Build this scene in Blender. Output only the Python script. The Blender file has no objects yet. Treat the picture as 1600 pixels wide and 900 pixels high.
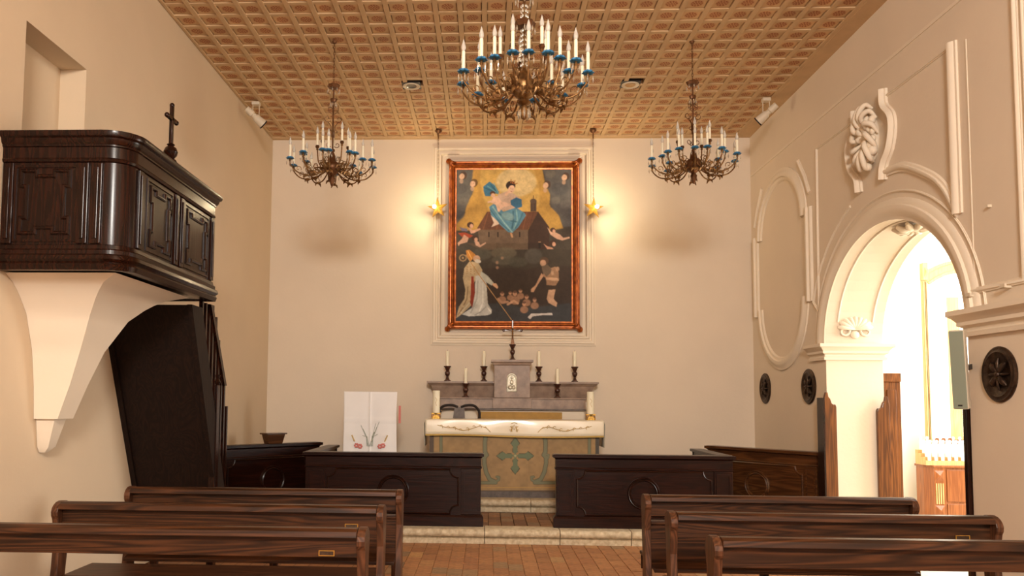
import bpy, bmesh, math, random
import numpy as np
from mathutils import Vector, Matrix
R_ = random.Random(7)
PI = math.pi
C = bpy.context.scene.collection
S = bpy.context.scene

# ------------------------------------------------------------------ camera
XR, XL, D, ZC, EYE = 3.765, -3.179, 11.8, 5.354, 1.55
F_, YAW, PIT, ROL, CX, CY = 1285.9, -.0421, .0694, .0079, 707.4, 534.7
fw = Vector((math.sin(YAW)*math.cos(PIT), math.cos(YAW)*math.cos(PIT), math.sin(PIT)))
r0 = Vector((math.cos(YAW), -math.sin(YAW), 0)); u0 = r0.cross(fw)
RT = r0*math.cos(ROL)+u0*math.sin(ROL); UP = -r0*math.sin(ROL)+u0*math.cos(ROL)
cam = bpy.data.cameras.new('camera'); co = bpy.data.objects.new('camera', cam); C.objects.link(co)
mw = Matrix((RT, UP, -fw)).transposed().to_4x4(); mw.translation = Vector((0, 0, EYE))
co.matrix_world = mw
cam.sensor_width = 36; cam.lens = F_/1600*36; cam.clip_end = 200
cam.shift_x = (800-CX)/1600; cam.shift_y = (CY-450)/1600
S.camera = co
def at(px, py, X=None, Y=None, Z=None):
    d = fw+RT*((px-CX)/F_)-UP*((py-CY)/F_)
    if X is not None: t = X/d.x
    elif Y is not None: t = Y/d.y
    else: t = (Z-EYE)/d.z
    return Vector((0, 0, EYE))+d*t
def proj(P):
    P = Vector(P)-Vector((0, 0, EYE)); z = P.dot(fw)
    return (CX+F_*P.dot(RT)/z, CY-F_*P.dot(UP)/z, z)

# ------------------------------------------------------------------ light
w = bpy.data.worlds.new('world'); S.world = w; w.use_nodes = True
bg = w.node_tree.nodes['Background']; bg.inputs[0].default_value = (.86, .93, 1, 1); bg.inputs[1].default_value = 1.0
S.view_settings.view_transform = 'Standard'; S.view_settings.look = 'None'; S.view_settings.gamma = 1
S.view_settings.exposure = 0.28; S.view_settings.use_curve_mapping = False
def area(name, loc, aim, sx, sy, e, col):
    l = bpy.data.lights.new(name, 'AREA'); l.shape = 'RECTANGLE'; l.size = sx; l.size_y = sy; l.energy = e; l.color = col
    o = bpy.data.objects.new(name, l); C.objects.link(o); o.location = loc
    o.rotation_euler = (Vector(aim)-Vector(loc)).to_track_quat('-Z', 'Y').to_euler(); return o
def point(name, loc, e, col, r=.03):
    l = bpy.data.lights.new(name, 'POINT'); l.energy = e; l.color = col; l.shadow_soft_size = r
    o = bpy.data.objects.new(name, l); C.objects.link(o); o.location = loc; return o
# daylight of the high window over the entrance and of the nave windows behind the camera
area('entrance_window_light', (.35, -3.4, 4.75), (.35, 11.8, 2.3), 1.3, .9, 560, (1, .95, .87))
area('nave_window_light', (.3, -3.3, 2.9), (.3, 8, 2.2), 5.6, 3.2, 110, (1, .92, .83))
area('nave_lamp_light', (.3, 2.4, 5.15), (.3, 4.6, 0), 2.2, 1.6, 55, (1, .78, .52))
# spotlights clamped in the far corners of the ceiling
# daylight in the side chapel
area('chapel_window_light', (7.9, 8.6, 2.6), (4.4, 9.4, 1.5), 3.4, 2.8, 300, (1, .99, .95))
area('chapel_top_fill', (6.2, 9.6, 4.3), (6.2, 10.4, 0), 2.6, 2.6, 150, (1, .99, .95))  # added overhead fill that whitens the chapel, no roof opening there

# ------------------------------------------------------------------ materials
def nodes(name):
    m = bpy.data.materials.new(name); m.use_nodes = True; nt = m.node_tree
    return m, nt, nt.nodes['Principled BSDF']
def N(nt, t, **k):
    n = nt.nodes.new(t)
    for a, b in k.items(): setattr(n, a, b)
    return n
def lin(c):
    return tuple(((x/12.92) if x <= .04045 else ((x+.055)/1.055)**2.4) for x in c)
def rgb(r, g, b): return lin((r/255, g/255, b/255))+(1,)
def plain(name, col, rough=.5, metal=0, noise=0, scale=20, bump=0, spec=None, coat=0, c2=None, bscale=None):
    m, nt, b = nodes(name)
    b.inputs['Base Color'].default_value = col; b.inputs['Roughness'].default_value = rough; b.inputs['Metallic'].default_value = metal
    if spec is not None: b.inputs['Specular IOR Level'].default_value = spec
    b.inputs['Coat Weight'].default_value = coat; b.inputs['Coat Roughness'].default_value = .12
    tc = N(nt, 'ShaderNodeTexCoord')
    if noise or c2:
        nz = N(nt, 'ShaderNodeTexNoise'); nz.inputs['Scale'].default_value = scale; nz.inputs['Detail'].default_value = 6
        nt.links.new(tc.outputs['Object'], nz.inputs['Vector'])
        cr = N(nt, 'ShaderNodeValToRGB'); cr.color_ramp.elements[0].position = .32; cr.color_ramp.elements[1].position = .68
        a = c2 or tuple(x*(1-noise) for x in col[:3])+(1,)
        cr.color_ramp.elements[0].color = a; cr.color_ramp.elements[1].color = col
        nt.links.new(nz.outputs[0], cr.inputs[0]); nt.links.new(cr.outputs[0], b.inputs['Base Color'])
    if bump:
        nz2 = N(nt, 'ShaderNodeTexNoise'); nz2.inputs['Scale'].default_value = bscale or scale*3; nz2.inputs['Detail'].default_value = 5
        nt.links.new(tc.outputs['Object'], nz2.inputs['Vector'])
        bp = N(nt, 'ShaderNodeBump'); bp.inputs['Strength'].default_value = bump; bp.inputs['Distance'].default_value = .01
        nt.links.new(nz2.outputs[0], bp.inputs['Height']); nt.links.new(bp.outputs[0], b.inputs['Normal'])
    return m
def wood(name, dark, light, rough, axis=0, scale=1, coat=0, grain=14, contrast=1, rnd=.25):
    """wood: stretched distorted bands along an axis plus fine pores"""
    m, nt, b = nodes(name)
    tc = N(nt, 'ShaderNodeTexCoord'); mp = N(nt, 'ShaderNodeMapping')
    sc = [grain*scale]*3; sc[axis] = .55*scale; mp.inputs['Scale'].default_value = sc
    oi = N(nt, 'ShaderNodeObjectInfo')
    ad = N(nt, 'ShaderNodeVectorMath', operation='ADD'); mu = N(nt, 'ShaderNodeVectorMath', operation='SCALE')
    cv = N(nt, 'ShaderNodeCombineXYZ')
    for i in range(3): nt.links.new(oi.outputs['Random'], cv.inputs[i])
    nt.links.new(cv.outputs[0], mu.inputs[0]); mu.inputs['Scale'].default_value = 17
    nt.links.new(tc.outputs['Object'], ad.inputs[0]); nt.links.new(mu.outputs[0], ad.inputs[1])
    nt.links.new(ad.outputs[0], mp.inputs['Vector'])
    nz = N(nt, 'ShaderNodeTexNoise'); nz.inputs['Scale'].default_value = .8; nz.inputs['Detail'].default_value = 2; nz.inputs['Distortion'].default_value = .6
    nt.links.new(mp.outputs[0], nz.inputs['Vector'])
    sn = N(nt, 'ShaderNodeMath', operation='MULTIPLY'); sn.inputs[1].default_value = 90
    si = N(nt, 'ShaderNodeMath', operation='SINE')
    nt.links.new(nz.outputs[0], sn.inputs[0]); nt.links.new(sn.outputs[0], si.inputs[0])
    n2 = N(nt, 'ShaderNodeTexNoise'); n2.inputs['Scale'].default_value = 7; n2.inputs['Detail'].default_value = 4
    nt.links.new(mp.outputs[0], n2.inputs['Vector'])
    mr = N(nt, 'ShaderNodeMapRange'); mr.inputs[1].default_value = -1.6; mr.inputs[2].default_value = 1.3
    nt.links.new(si.outputs[0], mr.inputs[0])
    mx = N(nt, 'ShaderNodeMath', operation='MULTIPLY'); nt.links.new(mr.outputs[0], mx.inputs[0])
    m3 = N(nt, 'ShaderNodeMapRange'); m3.inputs[1].default_value = .3; m3.inputs[2].default_value = .62; m3.inputs[3].default_value = .45
    nt.links.new(n2.outputs[0], m3.inputs[0]); nt.links.new(m3.outputs[0], mx.inputs[1])
    mc = N(nt, 'ShaderNodeMix', data_type='RGBA'); nt.links.new(mx.outputs[0], mc.inputs[0])
    mc.inputs[6].default_value = dark; mc.inputs[7].default_value = light
    nt.links.new(mc.outputs[2], b.inputs['Base Color'])
    b.inputs['Roughness'].default_value = rough; b.inputs['Coat Weight'].default_value = coat; b.inputs['Coat Roughness'].default_value = .15; b.inputs['Specular IOR Level'].default_value = .18
    bp = N(nt, 'ShaderNodeBump'); bp.inputs['Strength'].default_value = .12; bp.inputs['Distance'].default_value = .004
    nt.links.new(mx.outputs[0], bp.inputs['Height']); nt.links.new(bp.outputs[0], b.inputs['Normal'])
    return m
def emit(name, col, st):
    m, nt, b = nodes(name); b.inputs['Base Color'].default_value = col
    b.inputs['Emission Color'].default_value = col; b.inputs['Emission Strength'].default_value = st; return m
def randbrick(name, cols, rough=.55, bump=.25):
    m, nt, b = nodes(name); oi = N(nt, 'ShaderNodeObjectInfo'); cr = N(nt, 'ShaderNodeValToRGB')
    cr.color_ramp.elements[0].position = 0; cr.color_ramp.elements[0].color = cols[0][1]
    cr.color_ramp.elements[1].position = cols[-1][0]; cr.color_ramp.elements[1].color = cols[-1][1]
    for p, c in cols[1:-1]:
        e = cr.color_ramp.elements.new(p); e.color = c
    nt.links.new(oi.outputs['Random'], cr.inputs[0])
    tc = N(nt, 'ShaderNodeTexCoord'); nz = N(nt, 'ShaderNodeTexNoise'); nz.inputs['Scale'].default_value = 18; nz.inputs['Detail'].default_value = 6
    nt.links.new(tc.outputs['Object'], nz.inputs['Vector'])
    mr = N(nt, 'ShaderNodeMapRange'); mr.inputs[1].default_value = .3; mr.inputs[2].default_value = .7; mr.inputs[3].default_value = .68; mr.inputs[4].default_value = 1.2
    nt.links.new(nz.outputs[0], mr.inputs[0])
    mc = N(nt, 'ShaderNodeVectorMath', operation='SCALE'); nt.links.new(cr.outputs[0], mc.inputs[0]); nt.links.new(mr.outputs[0], mc.inputs['Scale'])
    nt.links.new(mc.outputs[0], b.inputs['Base Color']); b.inputs['Roughness'].default_value = rough
    bp = N(nt, 'ShaderNodeBump'); bp.inputs['Strength'].default_value = bump; bp.inputs['Distance'].default_value = .01
    nt.links.new(nz.outputs[0], bp.inputs['Height']); nt.links.new(bp.outputs[0], b.inputs['Normal'])
    return m

M = {}
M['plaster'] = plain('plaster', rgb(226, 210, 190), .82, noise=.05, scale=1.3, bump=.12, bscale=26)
M['plaster_left_shade'] = plain('plaster_left_shade', rgb(210, 189, 162), .82, noise=.06, scale=1.1, bump=.12, bscale=22)  # plaster copy with the left wall's shade put into its colour
M['stucco'] = plain('stucco', rgb(232, 218, 198), .75, noise=.03, scale=3, bump=.06, bscale=30)
M['plaster_chapel'] = plain('plaster_chapel', rgb(240, 234, 220), .8, noise=.03, scale=2)
M['rib'] = plain('ceiling_rib', rgb(208, 176, 136), .7, noise=.12, scale=5)
M['slab'] = plain('ceiling_backing', rgb(120, 84, 54), .8)
M['marble'] = plain('marble', rgb(158, 134, 116), .42, c2=rgb(122, 100, 86), scale=9, bump=.05)
M['marble_dark'] = plain('marble_dark', rgb(98, 84, 76), .45, c2=rgb(70, 58, 52), scale=14)
M['stone'] = plain('travertine', rgb(206, 190, 160), .6, c2=rgb(168, 148, 118), scale=22, bump=.5, bscale=60)
M['oak'] = wood('pew_oak', rgb(24, 13, 7), rgb(84, 49, 27), .42, axis=0, grain=9, coat=.1)
M['oak_end'] = wood('pew_oak_end', rgb(50, 29, 18), rgb(100, 62, 40), .45, axis=2, grain=9, coat=.15)
M['walnut'] = wood('walnut', rgb(16, 6, 3), rgb(46, 20, 10), .26, axis=2, grain=8, coat=.12)
M['walnut_h'] = wood('walnut_horizontal', rgb(20, 7, 4), rgb(44, 18, 10), .3, axis=0, grain=8, coat=.08)
M['stairwood'] = wood('stair_wood', rgb(18, 9, 6), rgb(36, 20, 12), .6, axis=2, grain=8)
M['chestnut'] = wood('chestnut', rgb(70, 38, 15), rgb(128, 76, 34), .4, axis=2, grain=8, coat=.2)
M['cabinetwood'] = wood('cabinet_wood', rgb(112, 62, 30), rgb(150, 90, 48), .35, axis=2, grain=9, coat=.3)
M['goldwood'] = wood('gilded_pine', rgb(184, 142, 92), rgb(210, 172, 120), .4, axis=2, grain=9)
M['frame'] = plain('picture_frame', rgb(186, 102, 40), .28, .5, c2=rgb(120, 56, 20), scale=16, bump=.1)
M['gold'] = plain('gold', rgb(212, 168, 80), .3, .9, noise=.2, scale=40)
M['brass'] = plain('aged_brass', rgb(156, 120, 76), .42, .75, c2=rgb(96, 66, 40), scale=30)
M['iron'] = plain('brown_iron', rgb(112, 74, 46), .45, .6, noise=.3, scale=30)
M['bronze'] = plain('bronze', rgb(84, 66, 52), .4, .7, c2=rgb(46, 32, 26), scale=26, bump=.2)
M['carved'] = plain('turned_wood', rgb(82, 42, 28), .3, .1, c2=rgb(44, 22, 16), scale=18, coat=.4)
M['black'] = plain('wrought_black', rgb(40, 34, 34), .45, .5)
M['blue'] = plain('blue_enamel', rgb(44, 126, 178), .35, .1, noise=.4, scale=60)
M['candle'] = plain('wax', rgb(238, 230, 205), .45)
M['wick'] = plain('wick', rgb(40, 32, 26), .9)
M['silver'] = plain('silver_relief', rgb(190, 184, 166), .42, .6, bump=.4, bscale=60)
M['greyplastic'] = plain('grey_plastic', rgb(126, 132, 116), .55)
M['whitemetal'] = plain('white_metal', rgb(214, 200, 178), .5)
M['darkglass'] = plain('dark_glass', rgb(24, 22, 22), .15)
M['cloth'] = plain('white_cloth', rgb(238, 234, 232), .8, noise=.03, scale=6)
M['altarcloth'] = plain('altar_cloth', rgb(240, 228, 204), .35, noise=.02, scale=6, coat=.8)
M['pink'] = plain('pink_thread', rgb(204, 120, 112), .8)
M['wheat'] = plain('wheat_thread', rgb(196, 164, 108), .8)
M['greenthread'] = plain('green_thread', rgb(140, 146, 130), .8)
M['goldthread'] = plain('gold_thread', rgb(186, 150, 70), .6)
M['grout'] = plain('grout', rgb(86, 58, 36), .9, noise=.3, scale=30)
M['brick'] = randbrick('terracotta', [(0, rgb(146, 98, 60)), (.35, rgb(168, 116, 72)), (.7, rgb(152, 100, 62)), (.9, rgb(184, 136, 84)), (1, rgb(104, 88, 70))])
M['brick2'] = randbrick('terracotta_dark', [(0, rgb(126, 90, 62)), (.5, rgb(150, 106, 70)), (.8, rgb(116, 80, 56)), (1, rgb(146, 118, 88))])
M['bulb'] = None
m, nt, b = nodes('bulb_glass'); b.inputs['Base Color'].default_value = rgb(232, 230, 224); b.inputs['Roughness'].default_value = .12
b.inputs['Transmission Weight'].default_value = .55; b.inputs['IOR'].default_value = 1.2; M['bulb'] = m
m, nt, b = nodes('crystal'); b.inputs['Base Color'].default_value = rgb(240, 234, 220); b.inputs['Roughness'].default_value = .05
b.inputs['Transmission Weight'].default_value = .8; b.inputs['IOR'].default_value = 1.4; M['crystal'] = m
M['starbulb'] = emit('star_bulb', (1, .86, .55, 1), 60)
M['pane'] = emit('lit_pane', (1, .97, .88, 1), 2.2)
M['lampwhite'] = plain('votive_white', rgb(250, 248, 240), .3)
# large floor away from the built bricks
m, nt, b = nodes('brick_floor'); tc = N(nt, 'ShaderNodeTexCoord'); mp = N(nt, 'ShaderNodeMapping'); mp.inputs['Rotation'].default_value = (0, 0, PI/2)
br = N(nt, 'ShaderNodeTexBrick'); br.inputs['Scale'].default_value = 1; br.inputs['Brick Width'].default_value = .27; br.inputs['Row Height'].default_value = .138
br.inputs['Mortar Size'].default_value = .004; br.inputs['Color1'].default_value = rgb(158, 108, 66); br.inputs['Color2'].default_value = rgb(144, 96, 58); br.inputs['Mortar'].default_value = rgb(86, 58, 36)
nt.links.new(tc.outputs['Object'], mp.inputs[0]); nt.links.new(mp.outputs[0], br.inputs[0]); nt.links.new(br.outputs[0], b.inputs['Base Color']); b.inputs['Roughness'].default_value = .55
M['floor'] = m
# painted ceiling tile: rosette of red dabs from the tile's own UV
m, nt, b = nodes('ceiling_tile'); uv = N(nt, 'ShaderNodeUVMap'); sx = N(nt, 'ShaderNodeSeparateXYZ'); nt.links.new(uv.outputs[0], sx.inputs[0])
def mth(op, a, bb=None, c=None):
    n = N(nt, 'ShaderNodeMath', operation=op)
    for i, v in enumerate((a, bb, c)):
        if v is None: continue
        if isinstance(v, (int, float)): n.inputs[i].default_value = v
        else: nt.links.new(v, n.inputs[i])
    return n.outputs[0]
ux = mth('SUBTRACT', sx.outputs[0], .5); uy = mth('SUBTRACT', sx.outputs[1], .5)
rr = mth('SQRT', mth('ADD', mth('MULTIPLY', ux, ux), mth('MULTIPLY', uy, uy))); th = mth('ARCTAN2', uy, ux)
def ring(r, wdt, n, lo, ph=0):
    g = mth('LESS_THAN', mth('ABSOLUTE', mth('SUBTRACT', rr, r)), wdt)
    return mth('MULTIPLY', g, mth('GREATER_THAN', mth('COSINE', mth('ADD', mth('MULTIPLY', th, n), ph)), lo))
dots = mth('MAXIMUM', mth('MAXIMUM', mth('LESS_THAN', rr, .045), ring(.135, .043, 6, .0)), ring(.25, .045, 10, -.1, 1.5))
disc = mth('LESS_THAN', rr, .33)
c1 = N(nt, 'ShaderNodeMix', data_type='RGBA'); c1.inputs[6].default_value = rgb(206, 170, 128); c1.inputs[7].default_value = rgb(194, 146, 102); nt.links.new(disc, c1.inputs[0])
c2 = N(nt, 'ShaderNodeMix', data_type='RGBA'); nt.links.new(c1.outputs[2], c2.inputs[6]); c2.inputs[7].default_value = rgb(138, 62, 34); nt.links.new(mth('MULTIPLY', dots, .9), c2.inputs[0])
tc = N(nt, 'ShaderNodeTexCoord'); geo = N(nt, 'ShaderNodeNewGeometry'); nz = N(nt, 'ShaderNodeTexNoise'); nz.inputs['Scale'].default_value = 3.2; nz.inputs['Detail'].default_value = 8
nt.links.new(geo.outputs['Position'], nz.inputs['Vector']); mr = N(nt, 'ShaderNodeMapRange'); mr.inputs[1].default_value = .3; mr.inputs[2].default_value = .7; mr.inputs[3].default_value = .8; mr.inputs[4].default_value = 1.18
nt.links.new(nz.outputs[0], mr.inputs[0]); sv = N(nt, 'ShaderNodeVectorMath', operation='SCALE'); nt.links.new(c2.outputs[2], sv.inputs[0]); nt.links.new(mr.outputs[0], sv.inputs['Scale'])
nt.links.new(sv.outputs[0], b.inputs['Base Color']); b.inputs['Roughness'].default_value = .7; M['tile'] = m
def vcol(name, rough, coat=0):
    m, nt, b = nodes(name); a = N(nt, 'ShaderNodeVertexColor'); a.layer_name = 'Col'
    nt.links.new(a.outputs[0], b.inputs['Base Color']); b.inputs['Roughness'].default_value = rough; b.inputs['Coat Weight'].default_value = coat; return m
M['canvas'] = vcol('oil_canvas', .75); M['frontal'] = vcol('painted_frontal', .6)

# ------------------------------------------------------------------ mesh helpers
class MB:
    def __init__(s): s.v = []; s.f = []; s.uv = None
    def add(s, vs, fs):
        o = len(s.v); s.v += [tuple(x) for x in vs]; s.f += [tuple(i+o for i in f) for f in fs]; return s
    def box(s, x0, x1, y0, y1, z0, z1):
        return s.add([(x0,y0,z0),(x1,y0,z0),(x1,y1,z0),(x0,y1,z0),(x0,y0,z1),(x1,y0,z1),(x1,y1,z1),(x0,y1,z1)],
                     [(0,3,2,1),(4,5,6,7),(0,1,5,4),(1,2,6,5),(2,3,7,6),(3,0,4,7)])
    def beam(s, a, b, wx, wz, upv=(0, 0, 1)):
        a = Vector(a); b = Vector(b); d = (b-a).normalized(); u = Vector(upv); sd = d.cross(u).normalized(); u = sd.cross(d)
        vs = [p+sd*(i*wx/2)+u*(j*wz/2) for p in (a, b) for i, j in ((-1,-1),(1,-1),(1,1),(-1,1))]
        return s.add(vs, [(0,3,2,1),(4,5,6,7),(0,1,5,4),(1,2,6,5),(2,3,7,6),(3,0,4,7)])
    def lathe(s, prof, c=(0, 0, 0), n=24, axis='z', mod=None):
        vs = []; k = len(prof)
        for i in range(n):
            a = 2*PI*i/n
            for r, h in prof:
                if mod: r = r*mod(a, h)
                x, y = r*math.cos(a), r*math.sin(a)
                p = (x, y, h) if axis == 'z' else ((h, x, y) if axis == 'x' else (x, h, y))
                vs.append((p[0]+c[0], p[1]+c[1], p[2]+c[2]))
        fs = [(i*k+j, ((i+1) % n)*k+j, ((i+1) % n)*k+j+1, i*k+j+1) for i in range(n) for j in range(k-1)]
        fs.append(tuple(i*k for i in range(n))[::-1]); fs.append(tuple(i*k+k-1 for i in range(n)))
        return s.add(vs, fs)
    def tube(s, path, r, n=8, closed=False):
        P = [Vector(p) for p in path]; L = len(P); vs = []; ref = None
        rs = r if isinstance(r, (list, tuple)) else [r]*L
        for i, p in enumerate(P):
            if closed: t = P[(i+1) % L]-P[i-1]
            else: t = P[min(i+1, L-1)]-P[max(i-1, 0)]
            t.normalize()
            if ref is None: ref = t.orthogonal()
            ref = (ref-t*ref.dot(t)).normalized(); b2 = t.cross(ref)
            vs += [p+ref*(math.cos(2*PI*j/n)*rs[i])+b2*(math.sin(2*PI*j/n)*rs[i]) for j in range(n)]
        m = L if closed else L-1
        fs = [(i*n+j, i*n+(j+1) % n, ((i+1) % L)*n+(j+1) % n, ((i+1) % L)*n+j) for i in range(m) for j in range(n)]
        if not closed: fs += [tuple(range(n))[::-1], tuple((L-1)*n+j for j in range(n))]
        return s.add(vs, fs)
    def prism(s, poly, fn, h0, h1):
        n = len(poly); vs = [fn(u, v, h0) for u, v in poly]+[fn(u, v, h1) for u, v in poly]
        return s.add(vs, [tuple(range(n))[::-1], tuple(range(n, 2*n))]+[(i, (i+1) % n, n+(i+1) % n, n+i) for i in range(n)])
    def sweep(s, path, prof, fn, closed=False):
        """profile (offset along left normal, height) swept along a 2-D path, mitred"""
        P = [Vector(p) for p in path]; L = len(P); K = len(prof); vs = []
        for i in range(L):
            a = (P[i]-P[i-1]) if (i > 0 or closed) else (P[1]-P[0])
            b = (P[(i+1) % L]-P[i]) if (i < L-1 or closed) else (P[-1]-P[-2])
            a.normalize(); b.normalize(); na = Vector((-a.y, a.x)); nb = Vector((-b.y, b.x)); nn = na+nb
            if nn.length < 1e-4: nn = na
            nn.normalize(); nn = nn/max(.35, nn.dot(na))
            vs += [fn(P[i].x+nn.x*o, P[i].y+nn.y*o, h) for o, h in prof]
        m = L if closed else L-1
        fs = [(i*K+j, ((i+1) % L)*K+j, ((i+1) % L)*K+j+1, i*K+j+1) for i in range(m) for j in range(K-1)]
        if not closed: fs += [tuple(range(K)), tuple((L-1)*K+j for j in range(K))[::-1]]
        return s.add(vs, fs)
    def ball(s, c, r, n=10, sq=(1, 1, 1)):
        m = n//2+1; vs = []; 
        for i in range(1, m):
            a = PI*i/m
            for j in range(n):
                t = 2*PI*j/n; vs.append((c[0]+r*sq[0]*math.sin(a)*math.cos(t), c[1]+r*sq[1]*math.sin(a)*math.sin(t), c[2]+r*sq[2]*math.cos(a)))
        k = (m-1)*n; vs += [(c[0], c[1], c[2]+r*sq[2]), (c[0], c[1], c[2]-r*sq[2])]
        fs = [(i*n+j, (i+1)*n+j, (i+1)*n+(j+1) % n, i*n+(j+1) % n) for i in range(m-2) for j in range(n)]
        fs += [(k, j, (j+1) % n) for j in range(n)]+[((m-2)*n+(j+1) % n, (m-2)*n+j, k+1) for j in range(n)]
        return s.add(vs, fs)
    def mesh(s, name, mat, smooth=False, ang=35):
        me = bpy.data.meshes.new(name); me.from_pydata(s.v, [], s.f)
        bm = bmesh.new(); bm.from_mesh(me); bmesh.ops.recalc_face_normals(bm, faces=bm.faces); bm.to_mesh(me); bm.free()
        if smooth:
            me.shade_smooth(); me.set_sharp_from_angle(angle=math.radians(ang))
        if mat: me.materials.append(mat)
        return me
    def obj(s, name, mat, parent=None, bev=0, smooth=False, loc=None, ang=35, kind=None, label=None):
        o = bpy.data.objects.new(name, s.mesh(name, mat, smooth, ang)); C.objects.link(o)
        if bev:
            b = o.modifiers.new('bevel', 'BEVEL'); b.width = bev; b.segments = 2; b.limit_method = 'ANGLE'; b.angle_limit = .6
        if parent: o.parent = parent
        if loc: o.location = loc
        if kind: o['kind'] = kind
        if label: o['label'] = label
        return o
def link(name, me, parent=None, loc=None):
    o = bpy.data.objects.new(name, me); C.objects.link(o)
    if parent: o.parent = parent
    if loc: o.location = loc
    return o
def thing(name, label, cat, loc=(0, 0, 0), rz=0, group=None):
    o = bpy.data.objects.new(name, None); C.objects.link(o); o.location = loc; o.rotation_euler = (0, 0, rz); o.empty_display_size = .05
    return tag(o, label, cat, group)
def tag(o, label, cat, group=None):
    o['label'] = label; o['category'] = cat
    if group: o['group'] = group
    return o
def dup(root, loc, rz=None, label=None, group=None):
    r = root.copy(); C.objects.link(r); r.location = loc
    if rz is not None: r.rotation_euler = (0, 0, rz)
    if label: r['label'] = label
    if group: r['group'] = group
    for ch in list(root.children):
        c = ch.copy(); C.objects.link(c); c.parent = r
        for g in list(ch.children):
            d = g.copy(); C.objects.link(d); d.parent = c
    return r
def spline(pts, k=6, closed=False):
    P = [Vector(p) for p in pts]; L = len(P); out = []
    rng = L if closed else L-1
    for i in range(rng):
        p0 = P[i-1] if (i > 0 or closed) else P[0]*2-P[1]
        p1 = P[i]; p2 = P[(i+1) % L]
        p3 = P[(i+2) % L] if (i+2 < L or closed) else P[-1]*2-P[-2]
        for j in range(k):
            t = j/k
            out.append(.5*((2*p1)+(p2-p0)*t+(2*p0-5*p1+4*p2-p3)*t*t+(3*p1-p0-3*p2+p3)*t**3))
    if not closed: out.append(P[-1])
    return out
def spiral(c, r1, r2, a0, a1, n=18):
    return [(c[0]+(r1+(r2-r1)*i/(n-1))*math.cos(a0+(a1-a0)*i/(n-1)), c[1]+(r1+(r2-r1)*i/(n-1))*math.sin(a0+(a1-a0)*i/(n-1))) for i in range(n)]
wallR = lambda u, v, h: (XR-h, u, v)
wallL = lambda u, v, h: (XL+h, u, v)
wallB = lambda u, v, h: (u, D-h, v)
plan = lambda u, v, h: (u, v, h)
YZ = lambda x: (lambda u, v, h: (x+h, u, v))
XZ = lambda y: (lambda u, v, h: (u, y+h, v))

# ================================================================== STRUCTURE
fl = MB().box(XL-.3, XR, -4, 9.1, -.2, -.009)
floor = fl.obj('floor', M['floor'], kind='structure')
MB().box(XL-.3, XR+.62, -4.2, -4, 0, ZC+.3).obj('wall_rear', M['plaster'], kind='structure')
MB().box(XL-.3, XR+.62, D, D+.25, 0, ZC+.3).obj('wall_back', M['plaster'], kind='structure')
# left wall with the blind niche of the pulpit door
ny0, ny1, nz1, nd = 5.37, 6.22, 4.13, .21
lw = MB()
lw.add([(XL,-4,0),(XL,ny0,0),(XL,ny0,ZC+.06),(XL,-4,ZC+.06)], [(0,1,2,3)])
lw.add([(XL,ny1,0),(XL,D,0),(XL,D,ZC+.06),(XL,ny1,ZC+.06)], [(0,1,2,3)])
lw.add([(XL,ny0,nz1),(XL,ny1,nz1),(XL,ny1,ZC+.06),(XL,ny0,ZC+.06)], [(0,1,2,3)])
lw.add([(XL,ny0,0),(XL,ny1,0),(XL,ny1,2.3),(XL,ny0,2.3)], [(0,1,2,3)])
lw.add([(XL-nd,ny0,2.3),(XL-nd,ny1,2.3),(XL-nd,ny1,nz1),(XL-nd,ny0,nz1)], [(0,1,2,3)])
for a, b in (((XL,ny0),(XL-nd,ny0)), ((XL,ny1),(XL-nd,ny1))):
    lw.add([(a[0],a[1],2.3),(b[0],b[1],2.3),(b[0],b[1],nz1),(a[0],a[1],nz1)], [(0,1,2,3)])
for z in (2.3, nz1): lw.add([(XL,ny0,z),(XL-nd,ny0,z),(XL-nd,ny1,z),(XL,ny1,z)], [(0,1,2,3)])
lw.add([(XL-.28,-4,0),(XL-.28,D,0),(XL-.28,D,ZC+.06),(XL-.28,-4,ZC+.06)], [(0,1,2,3)])
lw.obj('wall_left', M['plaster_left_shade'], kind='structure')
# right wall with the basket arch
AYC, AHW, AZ0, ARI, WT = 7.955, 1.355, 2.0, 1.265, .62
def arcpt(t, gr=0): return (AYC-math.cos(t)*(AHW+gr), 2.19+math.sin(t)*(1.075+gr))
NA = 28
arc = [arcpt(PI*i/NA) for i in range(NA+1)]
rw = MB()
for X in (XR, XR+WT):
    rw.add([(X,-4,0),(X,AYC-AHW,0),(X,AYC-AHW,ZC+.06),(X,-4,ZC+.06)], [(0,1,2,3)])
    rw.add([(X,AYC+AHW,0),(X,D,0),(X,D,ZC+.06),(X,AYC+AHW,ZC+.06)], [(0,1,2,3)])
    for i in range(NA):
        (a, b), (c, d) = arc[i], arc[i+1]
        rw.add([(X,a,b),(X,c,d),(X,c,ZC+.06),(X,a,ZC+.06)], [(0,1,2,3)])
full = [(AYC-AHW, 0)]+arc+[(AYC+AHW, 0)]
for i in range(len(full)-1):
    (a, b), (c, d) = full[i], full[i+1]
    rw.add([(XR,a,b),(XR,c,d),(XR+WT,c,d),(XR+WT,a,b)], [(0,1,2,3)])
rwo = rw.obj('wall_right', M['plaster'], kind='structure', smooth=True, ang=25)
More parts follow.
